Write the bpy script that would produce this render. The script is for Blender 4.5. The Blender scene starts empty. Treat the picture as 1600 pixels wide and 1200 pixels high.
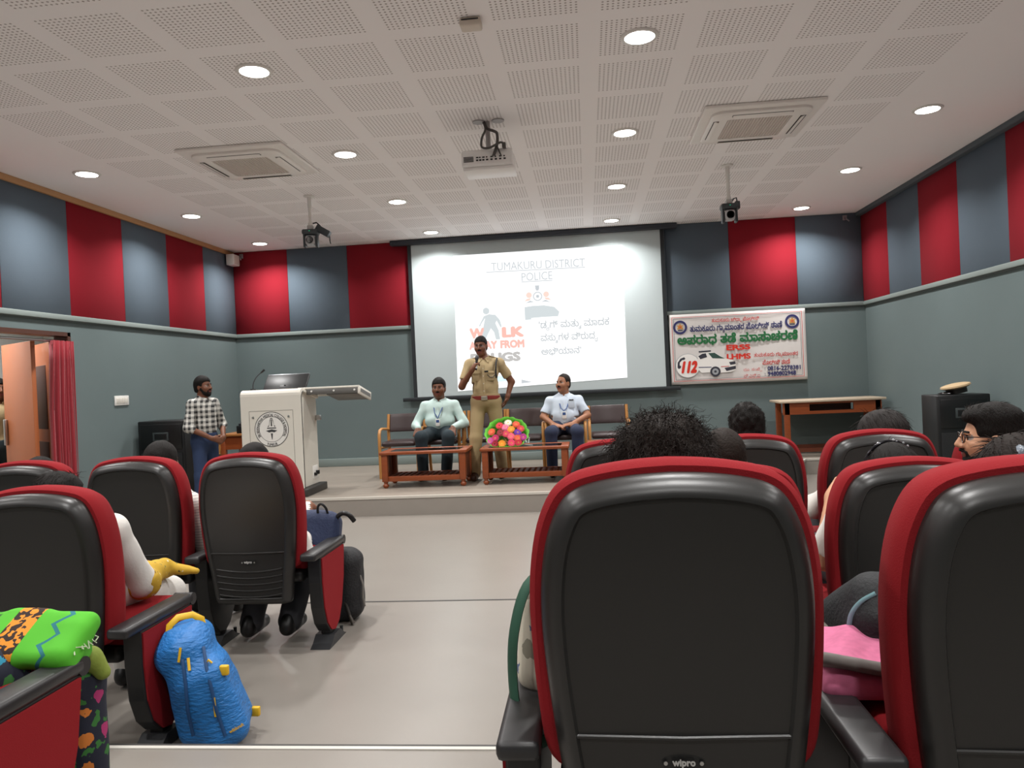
import bpy, bmesh, math, random
import numpy as np
from mathutils import Vector, Matrix
PI = math.pi
SC = bpy.context.scene
COL = SC.collection
# ---------------------------------------------------------------- camera
CAMZ = 1.41
_yaw, _pitch, _roll, _f = 0.09975, -0.00746, -0.04561, 1183.1
def cam_axes():
    cy, sy = math.cos(_yaw), math.sin(_yaw)
    f = Vector((-sy*math.cos(_pitch), cy*math.cos(_pitch), math.sin(_pitch)))
    r = Vector((cy, sy, 0)); u = r.cross(f)
    r2 = r*math.cos(_roll)+u*math.sin(_roll); u2 = u*math.cos(_roll)-r*math.sin(_roll)
    return f, r2, u2
cd = bpy.data.cameras.new('camera'); cam = bpy.data.objects.new('camera', cd); COL.objects.link(cam)
_F, _R, _U = cam_axes()
cam.matrix_world = Matrix(((_R.x, _U.x, -_F.x, 0), (_R.y, _U.y, -_F.y, 0), (_R.z, _U.z, -_F.z, CAMZ), (0, 0, 0, 1)))
cd.sensor_fit = 'HORIZONTAL'; cd.angle_x = 2*math.atan(800/_f); cd.clip_start = 0.05
SC.camera = cam
# ---------------------------------------------------------------- world, exposure, lights
wd = bpy.data.worlds.new('world'); SC.world = wd; wd.use_nodes = True
wd.node_tree.nodes['Background'].inputs[0].default_value = (0.75, 0.85, 1, 1)
wd.node_tree.nodes['Background'].inputs[1].default_value = 0.6
SC.view_settings.view_transform = 'Standard'; SC.view_settings.look = 'None'
SC.view_settings.exposure = 0.28; SC.view_settings.gamma = 1.0; SC.view_settings.use_curve_mapping = False
CEIL = 3.51; XL, XR, YB, YR = -5.30, 3.917, 11.07, -3.0
STG = 0.203; TA, TB = 0.11, 0.256; YA, YBT = 4.42, 2.35
LX = [-4.583, -2.089, 0.418, 2.937]; LY0, LDY = 4.81, 1.885
LAMP_W = 23.5; LAMP_C = (1.0, 0.985, 0.965); DIFF_E = 14.0
SLIDE_E = 1.05
def area_light(x, y, z, size, w, color=LAMP_C):
    l = bpy.data.lights.new('downlight_beam', 'AREA'); l.shape = 'DISK'; l.size = size; l.energy = w; l.color = color; l.spread = math.radians(142)
    o = bpy.data.objects.new('downlight_beam', l); COL.objects.link(o); o.location = (x, y, z)
    return o
for i, x in enumerate(LX):          # the ceiling's lamps; rows behind the camera carry on the same grid
    for k in (-3, -2, -1, 0, 1, 2, 3):
        area_light(x, LY0+k*LDY, CEIL-0.022, 0.19, LAMP_W)
area_light(-6.6, 7.2, 3.0, 0.8, 42, (1, 0.98, 0.95))   # corridor lamp beyond the doorway
# ---------------------------------------------------------------- materials
def lin(c):
    return c/12.92 if c <= 0.04045 else ((c+0.055)/1.055)**2.4
def rgb(h):
    h = h.lstrip('#'); return tuple(lin(int(h[i:i+2], 16)/255) for i in (0, 2, 4))+(1,)
_M = {}
def mat(name, col='#808080', rough=0.6, metal=0.0, bump=0.0, bscale=60.0, var=0.0, vscale=8.0, emit=0.0, spec=0.5, stretch=None, sheen=0.0, coat=0.0):
    if name in _M: return _M[name]
    m = bpy.data.materials.new(name); m.use_nodes = True; _M[name] = m
    nt = m.node_tree; N = nt.nodes; L = nt.links; b = N['Principled BSDF']
    c = rgb(col) if isinstance(col, str) else tuple(col)+(1,)
    b.inputs['Base Color'].default_value = c; b.inputs['Roughness'].default_value = rough
    b.inputs['Metallic'].default_value = metal; b.inputs['Specular IOR Level'].default_value = spec
    b.inputs['Sheen Weight'].default_value = sheen; b.inputs['Coat Weight'].default_value = coat
    if emit:
        b.inputs['Emission Color'].default_value = c; b.inputs['Emission Strength'].default_value = emit
    if bump or var:
        tc = N.new('ShaderNodeTexCoord'); mp = N.new('ShaderNodeMapping'); L.new(tc.outputs['Object'], mp.inputs[0])
        if stretch: mp.inputs['Scale'].default_value = stretch
    if bump:
        n = N.new('ShaderNodeTexNoise'); n.inputs['Scale'].default_value = bscale; n.inputs['Detail'].default_value = 3
        bp = N.new('ShaderNodeBump'); bp.inputs['Strength'].default_value = bump; bp.inputs['Distance'].default_value = 0.01
        L.new(mp.outputs[0], n.inputs[0]); L.new(n.outputs[0], bp.inputs['Height']); L.new(bp.outputs[0], b.inputs['Normal'])
    if var:
        n = N.new('ShaderNodeTexNoise'); n.inputs['Scale'].default_value = vscale; n.inputs['Detail'].default_value = 4
        L.new(mp.outputs[0], n.inputs[0])
        mx = N.new('ShaderNodeMix'); mx.data_type = 'RGBA'; mx.inputs[6].default_value = tuple(v*(1-var) for v in c[:3])+(1,)
        mx.inputs[7].default_value = tuple(min(1, v*(1+var)) for v in c[:3])+(1,)
        L.new(n.outputs[0], mx.inputs[0]); L.new(mx.outputs[2], b.inputs['Base Color'])
    return m
class NT:
    """tiny node-graph helper for pattern materials"""
    def __init__(s, name, rough=0.6):
        s.m = bpy.data.materials.new(name); s.m.use_nodes = True; _M[name] = s.m
        s.t = s.m.node_tree; s.b = s.t.nodes['Principled BSDF']; s.b.inputs['Roughness'].default_value = rough
    def n(s, typ, **kw):
        x = s.t.nodes.new(typ)
        for k, v in kw.items(): setattr(x, k, v)
        return x
    def l(s, a, b): s.t.links.new(a, b)
    def math(s, op, a, b=None, c=None):
        x = s.n('ShaderNodeMath', operation=op)
        for i, v in enumerate((a, b, c)):
            if v is None: continue
            if isinstance(v, (int, float)): x.inputs[i].default_value = v
            else: s.l(v, x.inputs[i])
        return x.outputs[0]
    def xyz(s, kind='Object', scale=None, rot=None):
        tc = s.n('ShaderNodeTexCoord'); o = tc.outputs[kind]
        if scale or rot:
            mp = s.n('ShaderNodeMapping'); s.l(o, mp.inputs[0]); o = mp.outputs[0]
            if scale: mp.inputs['Scale'].default_value = scale
            if rot: mp.inputs['Rotation'].default_value = rot
        sp = s.n('ShaderNodeSeparateXYZ'); s.l(o, sp.inputs[0]); s.vec = o
        return sp.outputs
    def mix(s, f, a, b):
        x = s.n('ShaderNodeMix', data_type='RGBA')
        for i, v in ((0, f), (6, a), (7, b)):
            if isinstance(v, (int, float)): x.inputs[i].default_value = v
            elif isinstance(v, str): x.inputs[i].default_value = rgb(v)
            else: s.l(v, x.inputs[i])
        return x.outputs[2]
    def col(s, o): s.l(o, s.b.inputs['Base Color'])
    def bump(s, h, st=0.3, d=0.01):
        bp = s.n('ShaderNodeBump'); bp.inputs['Strength'].default_value = st; bp.inputs['Distance'].default_value = d
        s.l(h, bp.inputs['Height']); s.l(bp.outputs[0], s.b.inputs['Normal'])
# ---------------------------------------------------------------- object helpers
def _clean(name): return name
def link_mesh(name, me, parent=None, label=None):
    o = bpy.data.objects.new(name, me); COL.objects.link(o)
    if parent: o.parent = parent
    if label: o['label'] = label
    return o
def thing(name, label, cat, loc=(0, 0, 0), rz=0.0, group=None):
    o = bpy.data.objects.new(name, None); COL.objects.link(o); o.empty_display_size = 0.05
    o.location = loc; o.rotation_euler = (0, 0, rz)
    return tag(o, label, cat, group)
def tag(o, label, cat, group=None):
    o['label'] = label; o['category'] = cat
    if group: o['group'] = group
    return o
def struct(o): o['kind'] = 'structure'; return o
class MB:
    """collects shapes into one mesh"""
    def __init__(s): s.v = []; s.f = []; s.mi = []; s.sm = []
    def add(s, vs, fs, mi=0, smooth=False, M=None):
        b = len(s.v)
        for p in vs:
            p = Vector(p)
            s.v.append(tuple(M @ p) if M else tuple(p))
        for f in fs: s.f.append(tuple(i+b for i in f)); s.mi.append(mi); s.sm.append(smooth)
        return s
    def box(s, lo, hi, bev=0.0, mi=0, M=None, seg=2):
        lo = Vector(lo); hi = Vector(hi)
        if bev <= 0:
            x0, y0, z0 = lo; x1, y1, z1 = hi
            return s.add([(x0,y0,z0),(x1,y0,z0),(x1,y1,z0),(x0,y1,z0),(x0,y0,z1),(x1,y0,z1),(x1,y1,z1),(x0,y1,z1)],
                         [(0,3,2,1),(4,5,6,7),(0,1,5,4),(1,2,6,5),(2,3,7,6),(3,0,4,7)], mi, False, M)
        bm = bmesh.new(); bmesh.ops.create_cube(bm, size=1)
        d = hi-lo; c = (hi+lo)/2
        for v in bm.verts: v.co = Vector((v.co.x*d.x, v.co.y*d.y, v.co.z*d.z))+c
        bmesh.ops.bevel(bm, geom=list(bm.edges), offset=min(bev, min(d)*0.49), segments=seg, affect='EDGES', profile=0.5)
        s.bm(bm, mi, True, M); bm.free(); return s
    def bm(s, bm, mi=0, smooth=True, M=None):
        bm.verts.index_update(); return s.add([v.co.copy() for v in bm.verts], [[v.index for v in f.verts] for f in bm.faces], mi, smooth, M)
    def tube(s, pts, r, n=8, mi=0, cap=True, closed=False, M=None, flat=None):
        P = [Vector(p) for p in pts]; m = len(P)
        R = r if isinstance(r, (list, tuple)) else [r]*m
        vs = []; up = None
        for i, p in enumerate(P):
            a = P[(i-1) % m] if (closed or i > 0) else P[i]; b = P[(i+1) % m] if (closed or i < m-1) else P[i]
            t = (b-a).normalized()
            if up is None:
                up = Vector((0, 0, 1)) if abs(t.z) < 0.9 else Vector((0, 1, 0))
            u = (up-t*up.dot(t)).normalized(); w = t.cross(u); up = u
            for k in range(n):
                an = 2*PI*k/n
                vs.append(p+(u*math.cos(an)*(flat or 1)+w*math.sin(an))*R[i])
        fs = []
        for i in range(m if closed else m-1):
            j = (i+1) % m
            for k in range(n):
                fs.append((i*n+k, i*n+(k+1) % n, j*n+(k+1) % n, j*n+k))
        if cap and not closed:
            fs.append(tuple(range(n-1, -1, -1))); fs.append(tuple((m-1)*n+k for k in range(n)))
        return s.add(vs, fs, mi, True, M)
    def lathe(s, prof, c=(0, 0, 0), n=24, mi=0, axis='Z', M=None):
        vs = []; c = Vector(c)
        for r, h in prof:
            for k in range(n):
                a = 2*PI*k/n; q = (r*math.cos(a), r*math.sin(a), h)
                if axis == 'Y': q = (q[0], q[2], -q[1])
                if axis == 'X': q = (q[2], q[0], q[1])
                vs.append(c+Vector(q))
        fs = []
        for i in range(len(prof)-1):
            for k in range(n):
                fs.append((i*n+k, i*n+(k+1) % n, (i+1)*n+(k+1) % n, (i+1)*n+k))
        fs.append(tuple(range(n-1, -1, -1))); fs.append(tuple((len(prof)-1)*n+k for k in range(n)))
        return s.add(vs, fs, mi, True, M)
    def prism(s, poly, a, b, axis='X', mi=0, M=None, smooth=False):
        """poly in the two other axes, extruded from a to b along axis"""
        n = len(poly); vs = []
        for h in (a, b):
            for p, q in poly:
                vs.append({'X': (h, p, q), 'Y': (p, h, q), 'Z': (p, q, h)}[axis])
        fs = [tuple(range(n-1, -1, -1)), tuple(range(n, 2*n))]+[(i, (i+1) % n, n+(i+1) % n, n+i) for i in range(n)]
        return s.add(vs, fs, mi, smooth, M)
    def build(s, name, mats, parent=None, label=None, bevel=0.0, smooth=None, sub=0, fix=True):
        me = bpy.data.meshes.new(name); me.from_pydata(s.v, [], s.f)
        for m in (mats if isinstance(mats, (list, tuple)) else [mats]): me.materials.append(m)
        me.polygons.foreach_set('material_index', s.mi)
        me.polygons.foreach_set('use_smooth', [bool(x) if smooth is None else smooth for x in s.sm])
        if fix:
            bm = bmesh.new(); bm.from_mesh(me); bmesh.ops.recalc_face_normals(bm, faces=bm.faces); bm.to_mesh(me); bm.free()
        me.update()
        o = link_mesh(name, me, parent, label)
        if bevel:
            bv = o.modifiers.new('bevel', 'BEVEL'); bv.width = bevel; bv.segments = 2; bv.limit_method = 'ANGLE'; bv.angle_limit = math.radians(40)
        if any(s.sm) and smooth is None:
            es = o.modifiers.new('edge', 'EDGE_SPLIT'); es.split_angle = math.radians(50)
        if sub:
            sd = o.modifiers.new('sub', 'SUBSURF'); sd.levels = sub; sd.render_levels = sub
        return o
def copy_thing(o, **kw):
    c = o.copy(); COL.objects.link(c)
    for ch in o.children:
        d = ch.copy(); COL.objects.link(d); d.parent = c
        for g in ch.children:
            e = g.copy(); COL.objects.link(e); e.parent = d
    for k, v in kw.items():
        if k in ('label', 'category', 'group'): c[k] = v
        else: setattr(c, k, v)
    return c
# ---------------------------------------------------------------- lettering
def _text_curve(s, size):
    c = bpy.data.curves.new('tmp_text', 'FONT'); c.body = s; c.size = size; c.resolution_u = 3
    o = bpy.data.objects.new('tmp_text', c); COL.objects.link(o)
    dg = bpy.context.evaluated_depsgraph_get(); dg.update()
    cu = o.evaluated_get(dg).to_curve(dg, apply_modifiers=False)
    out = []
    for sp in cu.splines:
        P = [(b.co.copy(), b.handle_left.copy(), b.handle_right.copy(), b.handle_left_type, b.handle_right_type) for b in sp.bezier_points]
        out.append(P)
    o.to_curve_clear() if hasattr(o, 'to_curve_clear') else None
    bpy.data.objects.remove(o); bpy.data.curves.remove(c)
    return out
def _sample(P, k=4):
    pts = []
    n = len(P)
    for i in range(n):
        a, b = P[i], P[(i+1) % n]
        p0, p1, p2, p3 = a[0], a[2], b[1], b[0]
        for j in range(k):
            t = j/k; u = 1-t
            q = p0*u**3+p1*3*u*u*t+p2*3*u*t*t+p3*t**3
            pts.append((q.x, q.y))
    return pts
def glyph_mesh(s, size, strips=46):
    """vertices/faces (flat, z=0) of a string, filled by winding number in thin horizontal strips so overlapping strokes stay solid"""
    E = []
    for P in _text_curve(s, size):
        if len(P) < 2: continue
        p = _sample(P, 3)
        for i in range(len(p)):
            (x0, y0), (x1, y1) = p[i], p[(i+1) % len(p)]
            if abs(y1-y0) > 1e-9: E.append((x0, y0, x1, y1))
    if not E: return [], [], 0.0
    ys = [e[1] for e in E]+[e[3] for e in E]; lo, hi = min(ys), max(ys); n = max(6, int(strips*(hi-lo)/size)); h = (hi-lo)/n
    V = []; F = []
    for k in range(n):
        a, b = lo+k*h, lo+(k+1)*h; m = (a+b)/2; cr = []
        for x0, y0, x1, y1 in E:
            if (y0 <= m) != (y1 <= m):
                g = (x1-x0)/(y1-y0); l, r = min(x0, x1), max(x0, x1)
                cr.append((x0+(m-y0)*g, min(max(x0+(a-y0)*g, l), r), min(max(x0+(b-y0)*g, l), r), 1 if y1 > y0 else -1))
        cr.sort(); w = 0
        for i, c in enumerate(cr):
            if w == 0: st = c
            w += c[3]
            if w == 0:
                q = len(V); V += [(st[1], a), (c[1], a), (c[2], b), (st[2], b)]; F.append((q, q+1, q+2, q+3))
    return V, F, max(v[0] for v in V)
def lettering(name, s, width, height, M, m, parent, bold=0.0, size=0.3, mid=True, label=None, slant=0.0, arc=None):
    """a line of writing fitted to width x height (height None keeps the shape), centred (or starting) at the origin of M.
    '^c' writes c small below the letter before it."""
    V = []; F = []; x = 0.0; i = 0; run = ''
    def put(t, sc=1.0, dx=0.0, dy=0.0):
        nonlocal V, F
        v, f, w = glyph_mesh(t, size)
        for kk, (ox, oy) in enumerate([(0, 0)] if bold <= .003 else [(bold*math.cos(k*PI/4), bold*math.sin(k*PI/4)) for k in range(8)]):
            b = len(V); V += [(a[0]*sc+dx+ox, a[1]*sc+dy+oy, kk*.00025) for a in v]; F += [tuple(q+b for q in g) for g in f]
        w += max(0, bold)*1.2
        return w*sc
    parts = s.split(' ')
    for wi, wd_ in enumerate(parts):
        segs = []; run = ''
        k = 0
        while k < len(wd_):
            if wd_[k] == '^': segs.append((run, wd_[k+1])); run = ''; k += 2
            else: run += wd_[k]; k += 1
        if run: segs.append((run, None))
        for t, sub in segs:
            w = put(t, 1, x, 0)
            if sub:
                w2 = put(sub, 0.52, x+w*1.0-0.05*size, -0.30*size)
                w = max(w, w*1.0-0.05*size+w2)
            x += w+0.04*size
        x += 0.26*size
    x0 = min(v[0] for v in V); x1 = max(v[0] for v in V); y0 = min(v[1] for v in V); y1 = max(v[1] for v in V)
    sx = width/(x1-x0); sy = sx if height is None else height/(y1-y0)
    cx = (x0+x1)/2 if mid else x0; cy = (y0+y1)/2 if height is not None else (y0+y1)/2
    mb = MB(); vs = []
    for a in V:
        px, py = (a[0]-cx)*sx, (a[1]-cy)*sy
        px += slant*py
        if arc:
            R, a0, sg = arc; an = a0-sg*px/R; rr = R+sg*py
            px, py = rr*math.cos(an), rr*math.sin(an)
        vs.append((px, py, a[2]))
    mb.add(vs, F, 0, False, M)
    return mb.build(name, m, parent, label, fix=False)
def curve_pts(pts, n=5):
    P = [Vector(p) for p in pts]; out = []
    for i in range(len(P)-1):
        a, b, c, d = P[max(i-1, 0)], P[i], P[i+1], P[min(i+2, len(P)-1)]
        for j in range(n):
            t = j/n; out.append(0.5*((2*b)+(c-a)*t+(2*a-5*b+4*c-d)*t*t+(3*b-a-3*c+d)*t**3))
    return out+[P[-1]]
def plane_M(p, right=(1, 0, 0), up=(0, 0, 1)):
    r = Vector(right).normalized(); u = Vector(up).normalized(); n = r.cross(u)
    return Matrix(((r.x, u.x, n.x, p[0]), (r.y, u.y, n.y, p[1]), (r.z, u.z, n.z, p[2]), (0, 0, 0, 1)))
def flat_poly(name, pts, M, m, parent, label=None):
    """a filled flat outline (may be concave) in the plane of M"""
    cu = bpy.data.curves.new('tmp_c', 'CURVE'); cu.dimensions = '2D'; cu.fill_mode = 'BOTH'
    for ring in pts:
        sp = cu.splines.new('POLY'); sp.points.add(len(ring)-1); sp.use_cyclic_u = True
        for q, p in zip(sp.points, ring): q.co = (p[0], p[1], 0, 1)
    ob = bpy.data.objects.new('tmp_c', cu); COL.objects.link(ob)
    dg = bpy.context.evaluated_depsgraph_get(); dg.update()
    me = bpy.data.meshes.new_from_object(ob.evaluated_get(dg))
    mb = MB(); mb.add([tuple(v.co) for v in me.vertices], [tuple(f.vertices) for f in me.polygons], 0, False, M)
    bpy.data.meshes.remove(me); bpy.data.objects.remove(ob); bpy.data.curves.remove(cu)
    return mb.build(name, m, parent, label, fix=False)
def ring(r, n=40, c=(0, 0), r2=None): return [(c[0]+r*math.cos(2*PI*i/n), c[1]+(r2 or r)*math.sin(2*PI*i/n)) for i in range(n)]
# ---------------------------------------------------------------- implicit-surface modeller (bodies, cloth, bags)
class SDF:
    def __init__(s, k=0.02): s.ops = []; s.k = k
    def seg(s, a, b, ra, rb=None, tag='a', k=None):
        s.ops.append(('seg', np.array(a, float), np.array(b, float), ra, ra if rb is None else rb, tag, s.k if k is None else k, 1)); return s
    def ell(s, c, r, tag='a', k=None, R=None, sub=False):
        s.ops.append(('ell', np.array(c, float), np.array(r, float), None if R is None else np.array(R, float), None, tag, s.k if k is None else k, -1 if sub else 1)); return s
    def box(s, c, r, rd, tag='a', k=None, R=None, sub=False):
        s.ops.append(('box', np.array(c, float), np.array(r, float), None if R is None else np.array(R, float), rd, tag, s.k if k is None else k, -1 if sub else 1)); return s
    def clip(s, p, n, k=0.004):
        s.ops.append(('cut', np.array(p, float), np.array(n, float)/np.linalg.norm(n), None, None, '', k, 0)); return s
    def _d(s, o, P):
        t = o[0]
        if t == 'seg':
            a, b = o[1], o[2]; ab = b-a; L = ab@ab+1e-12
            h = np.clip(((P-a)@ab)/L, 0, 1)
            q = P-a-h[..., None]*ab
            return np.sqrt((q*q).sum(-1))-(o[3]+(o[4]-o[3])*h)
        if t == 'cut': return (P-o[1])@o[2]
        q = P-o[1]
        if o[3] is not None: q = q@o[3]          # columns of R are the local axes
        if t == 'ell':
            r = o[2]; a = np.sqrt(((q/r)**2).sum(-1)); b = np.sqrt(((q/r**2)**2).sum(-1))+1e-9
            return np.where(a < 1e-6, -r.min(), a*(a-1)/b)
        d = np.abs(q)-(o[2]-o[4]); m = np.maximum(d, 0)
        return np.sqrt((m*m).sum(-1))+np.minimum(d.max(-1), 0)-o[4]
    def _bb(s, o):
        if o[0] == 'seg':
            r = max(o[3], o[4]); return np.minimum(o[1], o[2])-r, np.maximum(o[1], o[2])+r
        r = o[2]
        if o[3] is not None: r = np.sqrt(((o[3]*r)**2).sum(1)) if o[0] == 'ell' else np.abs(o[3])@r
        return o[1]-r, o[1]+r
    def mesh(s, h, noise=None):
        adds = [o for o in s.ops if o[7] == 1]
        bbs = [s._bb(o) for o in adds]
        lo = np.min([b[0] for b in bbs], 0)-4*h; hi = np.max([b[1] for b in bbs], 0)+4*h
        n = np.ceil((hi-lo)/h).astype(int)+1
        F = np.full(n, 1e3, np.float32)
        ax = [lo[i]+h*np.arange(n[i]) for i in range(3)]
        for o in s.ops:
            k = max(o[6], 1e-5)
            if o[0] == 'cut':
                G = np.stack(np.meshgrid(*ax, indexing='ij'), -1); d = s._d(o, G)
                F = np.maximum(F, d.astype(np.float32)); continue
            b0, b1 = s._bb(o); mg = k+4*h
            i0 = np.clip(np.floor((b0-mg-lo)/h).astype(int), 0, n-1); i1 = np.clip(np.ceil((b1+mg-lo)/h).astype(int)+1, 1, n)
            G = np.stack(np.meshgrid(*[ax[i][i0[i]:i1[i]] for i in range(3)], indexing='ij'), -1)
            d = s._d(o, G).astype(np.float32)
            S = F[i0[0]:i1[0], i0[1]:i1[1], i0[2]:i1[2]]
            if o[7] == 1:
                t = np.maximum(k-np.abs(S-d), 0)/k; S[...] = np.minimum(S, d)-t*t*k*0.25
            else:
                d = -d; t = np.maximum(k-np.abs(S-d), 0)/k; S[...] = np.maximum(S, d)+t*t*k*0.25
        if noise is not None:
            G = np.stack(np.meshgrid(*ax, indexing='ij'), -1); F = F-noise(G).astype(np.float32)
        sg = F < 0
        c = np.zeros(tuple(n-1), np.int8)
        for dx in (0, 1):
            for dy in (0, 1):
                for dz in (0, 1): c += sg[dx:n[0]-1+dx, dy:n[1]-1+dy, dz:n[2]-1+dz]
        act = np.argwhere((c > 0) & (c < 8))
        idx = np.full(tuple(n-1), -1, np.int64); idx[tuple(act.T)] = np.arange(len(act))
        pos = np.zeros((len(act), 3)); cnt = np.zeros(len(act))
        cs = [(a, b, d) for a in (0, 1) for b in (0, 1) for d in (0, 1)]
        for a in range(8):
            for b in range(a+1, 8):
                A = np.array(cs[a]); B = np.array(cs[b])
                if np.abs(A-B).sum() != 1: continue
                f0 = F[tuple((act+A).T)]; f1 = F[tuple((act+B).T)]; m = (f0 < 0) != (f1 < 0)
                t = f0[m]/(f0[m]-f1[m]); pos[m] += A+t[:, None]*(B-A); cnt[m] += 1
        V = lo+h*(act+pos/cnt[:, None])
        Q = []
        for axn in range(3):
            sl0 = [slice(None)]*3; sl1 = [slice(None)]*3; sl0[axn] = slice(0, -1); sl1[axn] = slice(1, None)
            e = np.argwhere(sg[tuple(sl0)] != sg[tuple(sl1)])
            u, v = (axn+1) % 3, (axn+2) % 3
            e = e[(e[:, u] > 0) & (e[:, v] > 0) & (e[:, u] < n[u]-1) & (e[:, v] < n[v]-1)]
            du = np.zeros(3, int); dv = np.zeros(3, int); du[u] = 1; dv[v] = 1
            q = np.stack([idx[tuple((e-du-dv).T)], idx[tuple((e-dv).T)], idx[tuple(e.T)], idx[tuple((e-du).T)]], 1)
            inside = sg[tuple(e.T)]
            q[~inside] = q[~inside][:, ::-1]; Q.append(q)
        Q = np.concatenate(Q); Q = Q[(Q >= 0).all(1)]
        return V, Q
    def tags(s, P, skip=()):
        best = np.full(len(P), 1e9); out = np.zeros(len(P), int); names = []
        for o in s.ops:
            if o[7] != 1 or o[5] in skip: continue
            if o[5] not in names: names.append(o[5])
            d = s._d(o, P); m = d < best; best[m] = d[m]; out[m] = names.index(o[5])
        return names, out
    def build(s, name, mats, h, parent=None, label=None, noise=None, smooth_it=1):
        """mats: {tag: material} or one material"""
        V, Q = s.mesh(h, noise)
        me = bpy.data.meshes.new(name); nv, nq = len(V), len(Q)
        for _ in range(smooth_it):          # relax the voxel staircase
            acc = np.zeros_like(V); ct = np.zeros(nv)
            for a, b in ((0, 1), (1, 2), (2, 3), (3, 0)):
                np.add.at(acc, Q[:, a], V[Q[:, b]]); np.add.at(ct, Q[:, a], 1)
                np.add.at(acc, Q[:, b], V[Q[:, a]]); np.add.at(ct, Q[:, b], 1)
            V = V*0.5+0.5*acc/np.maximum(ct, 1)[:, None]
        me.vertices.add(nv); me.vertices.foreach_set('co', V.astype(np.float32).ravel())
        me.loops.add(nq*4); me.loops.foreach_set('vertex_index', Q.astype(np.int32).ravel())
        me.polygons.add(nq); me.polygons.foreach_set('loop_start', np.arange(0, nq*4, 4, dtype=np.int32))
        me.update(calc_edges=True)
        if isinstance(mats, dict):
            names, t = s.tags(V[Q].mean(1)); order = []
            for nme in names: order.append(mats.get(nme, list(mats.values())[0]))
            uniq = []
            for m in order:
                if m not in uniq: uniq.append(m)
            for m in uniq: me.materials.append(m)
            rm = np.array([uniq.index(m) for m in order]); me.polygons.foreach_set('material_index', rm[t].astype(np.int32))
        else: me.materials.append(mats)
        me.polygons.foreach_set('use_smooth', np.ones(nq, bool))
        me.validate(); me.update()
        return link_mesh(name, me, parent, label)
def wrinkle(amp, f, seed=0, dirs=5):
    rs = np.random.RandomState(seed); K = rs.normal(size=(dirs, 3)); K = K/np.linalg.norm(K, axis=1)[:, None]*f*rs.uniform(.6, 1.5, (dirs, 1)); ph = rs.uniform(0, 6.28, dirs)
    def fn(P):
        o = 0
        for k, p in zip(K, ph): o = o+np.sin(P@k+p+0.8*np.sin(P@(k[[1, 2, 0]]*0.7)))
        return amp*o/dirs
    return fn
def strands(name, m, parent, roots, dirs, length, r, seed=0, seg=6, curl=0.0, cfreq=3.0, drop=0.0, jitter=0.25):
    """hair as one mesh of thin three-sided tapering tubes"""
    rs = np.random.RandomState(seed); n = len(roots)
    L = length*rs.uniform(.55, 1.15, n); P = np.array(roots, float); D = np.array(dirs, float)+rs.normal(size=(n, 3))*jitter
    D /= np.linalg.norm(D, axis=1)[:, None]
    ph = rs.uniform(0, 6.28, n); A = np.cross(D, rs.normal(size=(n, 3))); A /= np.linalg.norm(A, axis=1)[:, None]+1e-9; B = np.cross(D, A)
    pts = []
    for i in range(seg+1):
        t = i/seg; an = ph+t*6.28*cfreq
        q = P+D*(L*t)[:, None]+(A*np.cos(an)[:, None]+B*np.sin(an)[:, None])*curl*min(1, t*3); q[:, 2] -= drop*L*t*t
        pts.append(q)
    pts = np.stack(pts, 1)
    V = np.zeros((n, seg+1, 3, 3))
    for i in range(seg+1):
        rr = r*(1-0.7*i/seg)
        for k in range(3):
            an = 2*PI*k/3; V[:, i, k] = pts[:, i]+(A*math.cos(an)+B*math.sin(an))*rr
    V = V.reshape(-1, 3); base = np.arange(n)[:, None, None]*(seg+1)*3
    i = np.arange(seg)[None, :, None]*3; k = np.arange(3)[None, None, :]; k2 = (k+1) % 3
    Q = np.stack([base+i+k, base+i+k2, base+i+3+k2, base+i+3+k], -1).reshape(-1, 4)
    me = bpy.data.meshes.new(name); nq = len(Q)
    me.vertices.add(len(V)); me.vertices.foreach_set('co', V.astype(np.float32).ravel())
    me.loops.add(nq*4); me.loops.foreach_set('vertex_index', Q.astype(np.int32).ravel())
    me.polygons.add(nq); me.polygons.foreach_set('loop_start', np.arange(0, nq*4, 4, dtype=np.int32)); me.update(calc_edges=True)
    me.polygons.foreach_set('use_smooth', np.ones(nq, bool)); me.materials.append(m)
    return me
def join_meshes(name, objs_or_me, parent, mats):
    pass
def rotM(rx=0, ry=0, rz=0):
    return np.array(Matrix.Rotation(rz, 3, 'Z') @ Matrix.Rotation(ry, 3, 'Y') @ Matrix.Rotation(rx, 3, 'X'))
# ================================================================ THE ROOM
def floor_mat(name, base):
    g = NT(name, 0.34); o = g.xyz('Object')
    n = g.n('ShaderNodeTexNoise'); n.inputs['Scale'].default_value = 3.0; n.inputs['Detail'].default_value = 6; g.l(g.vec, n.inputs[0])
    n2 = g.n('ShaderNodeTexNoise'); n2.inputs['Scale'].default_value = 90.0; n2.inputs['Detail'].default_value = 2; g.l(g.vec, n2.inputs[0])
    a = rgb(base); lo = tuple(v*0.9 for v in a[:3])+(1,); hi = tuple(v*1.1 for v in a[:3])+(1,)
    x = g.mix(g.math('ADD', g.math('MULTIPLY', n.outputs[0], 0.6), g.math('MULTIPLY', n2.outputs[0], 0.4)), base, base)
    mx = x.node; mx.inputs[6].default_value = lo; mx.inputs[7].default_value = hi; g.col(x)
    g.l(g.math('MULTIPLY_ADD', n2.outputs[0], 0.12, 0.26), g.b.inputs['Roughness'])
    return g.m
M_FLOOR = floor_mat('floor_vinyl', '#857f78')
def stage_mat():
    g = NT('stage_wood_vinyl', 0.4); o = g.xyz('Object', scale=(1.2, 14, 1))
    n = g.n('ShaderNodeTexNoise'); n.inputs['Scale'].default_value = 2.2; n.inputs['Detail'].default_value = 6; g.l(g.vec, n.inputs[0])
    g.col(g.mix(n.outputs[0], '#7c736a', '#a2988c'))
    return g.m
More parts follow.
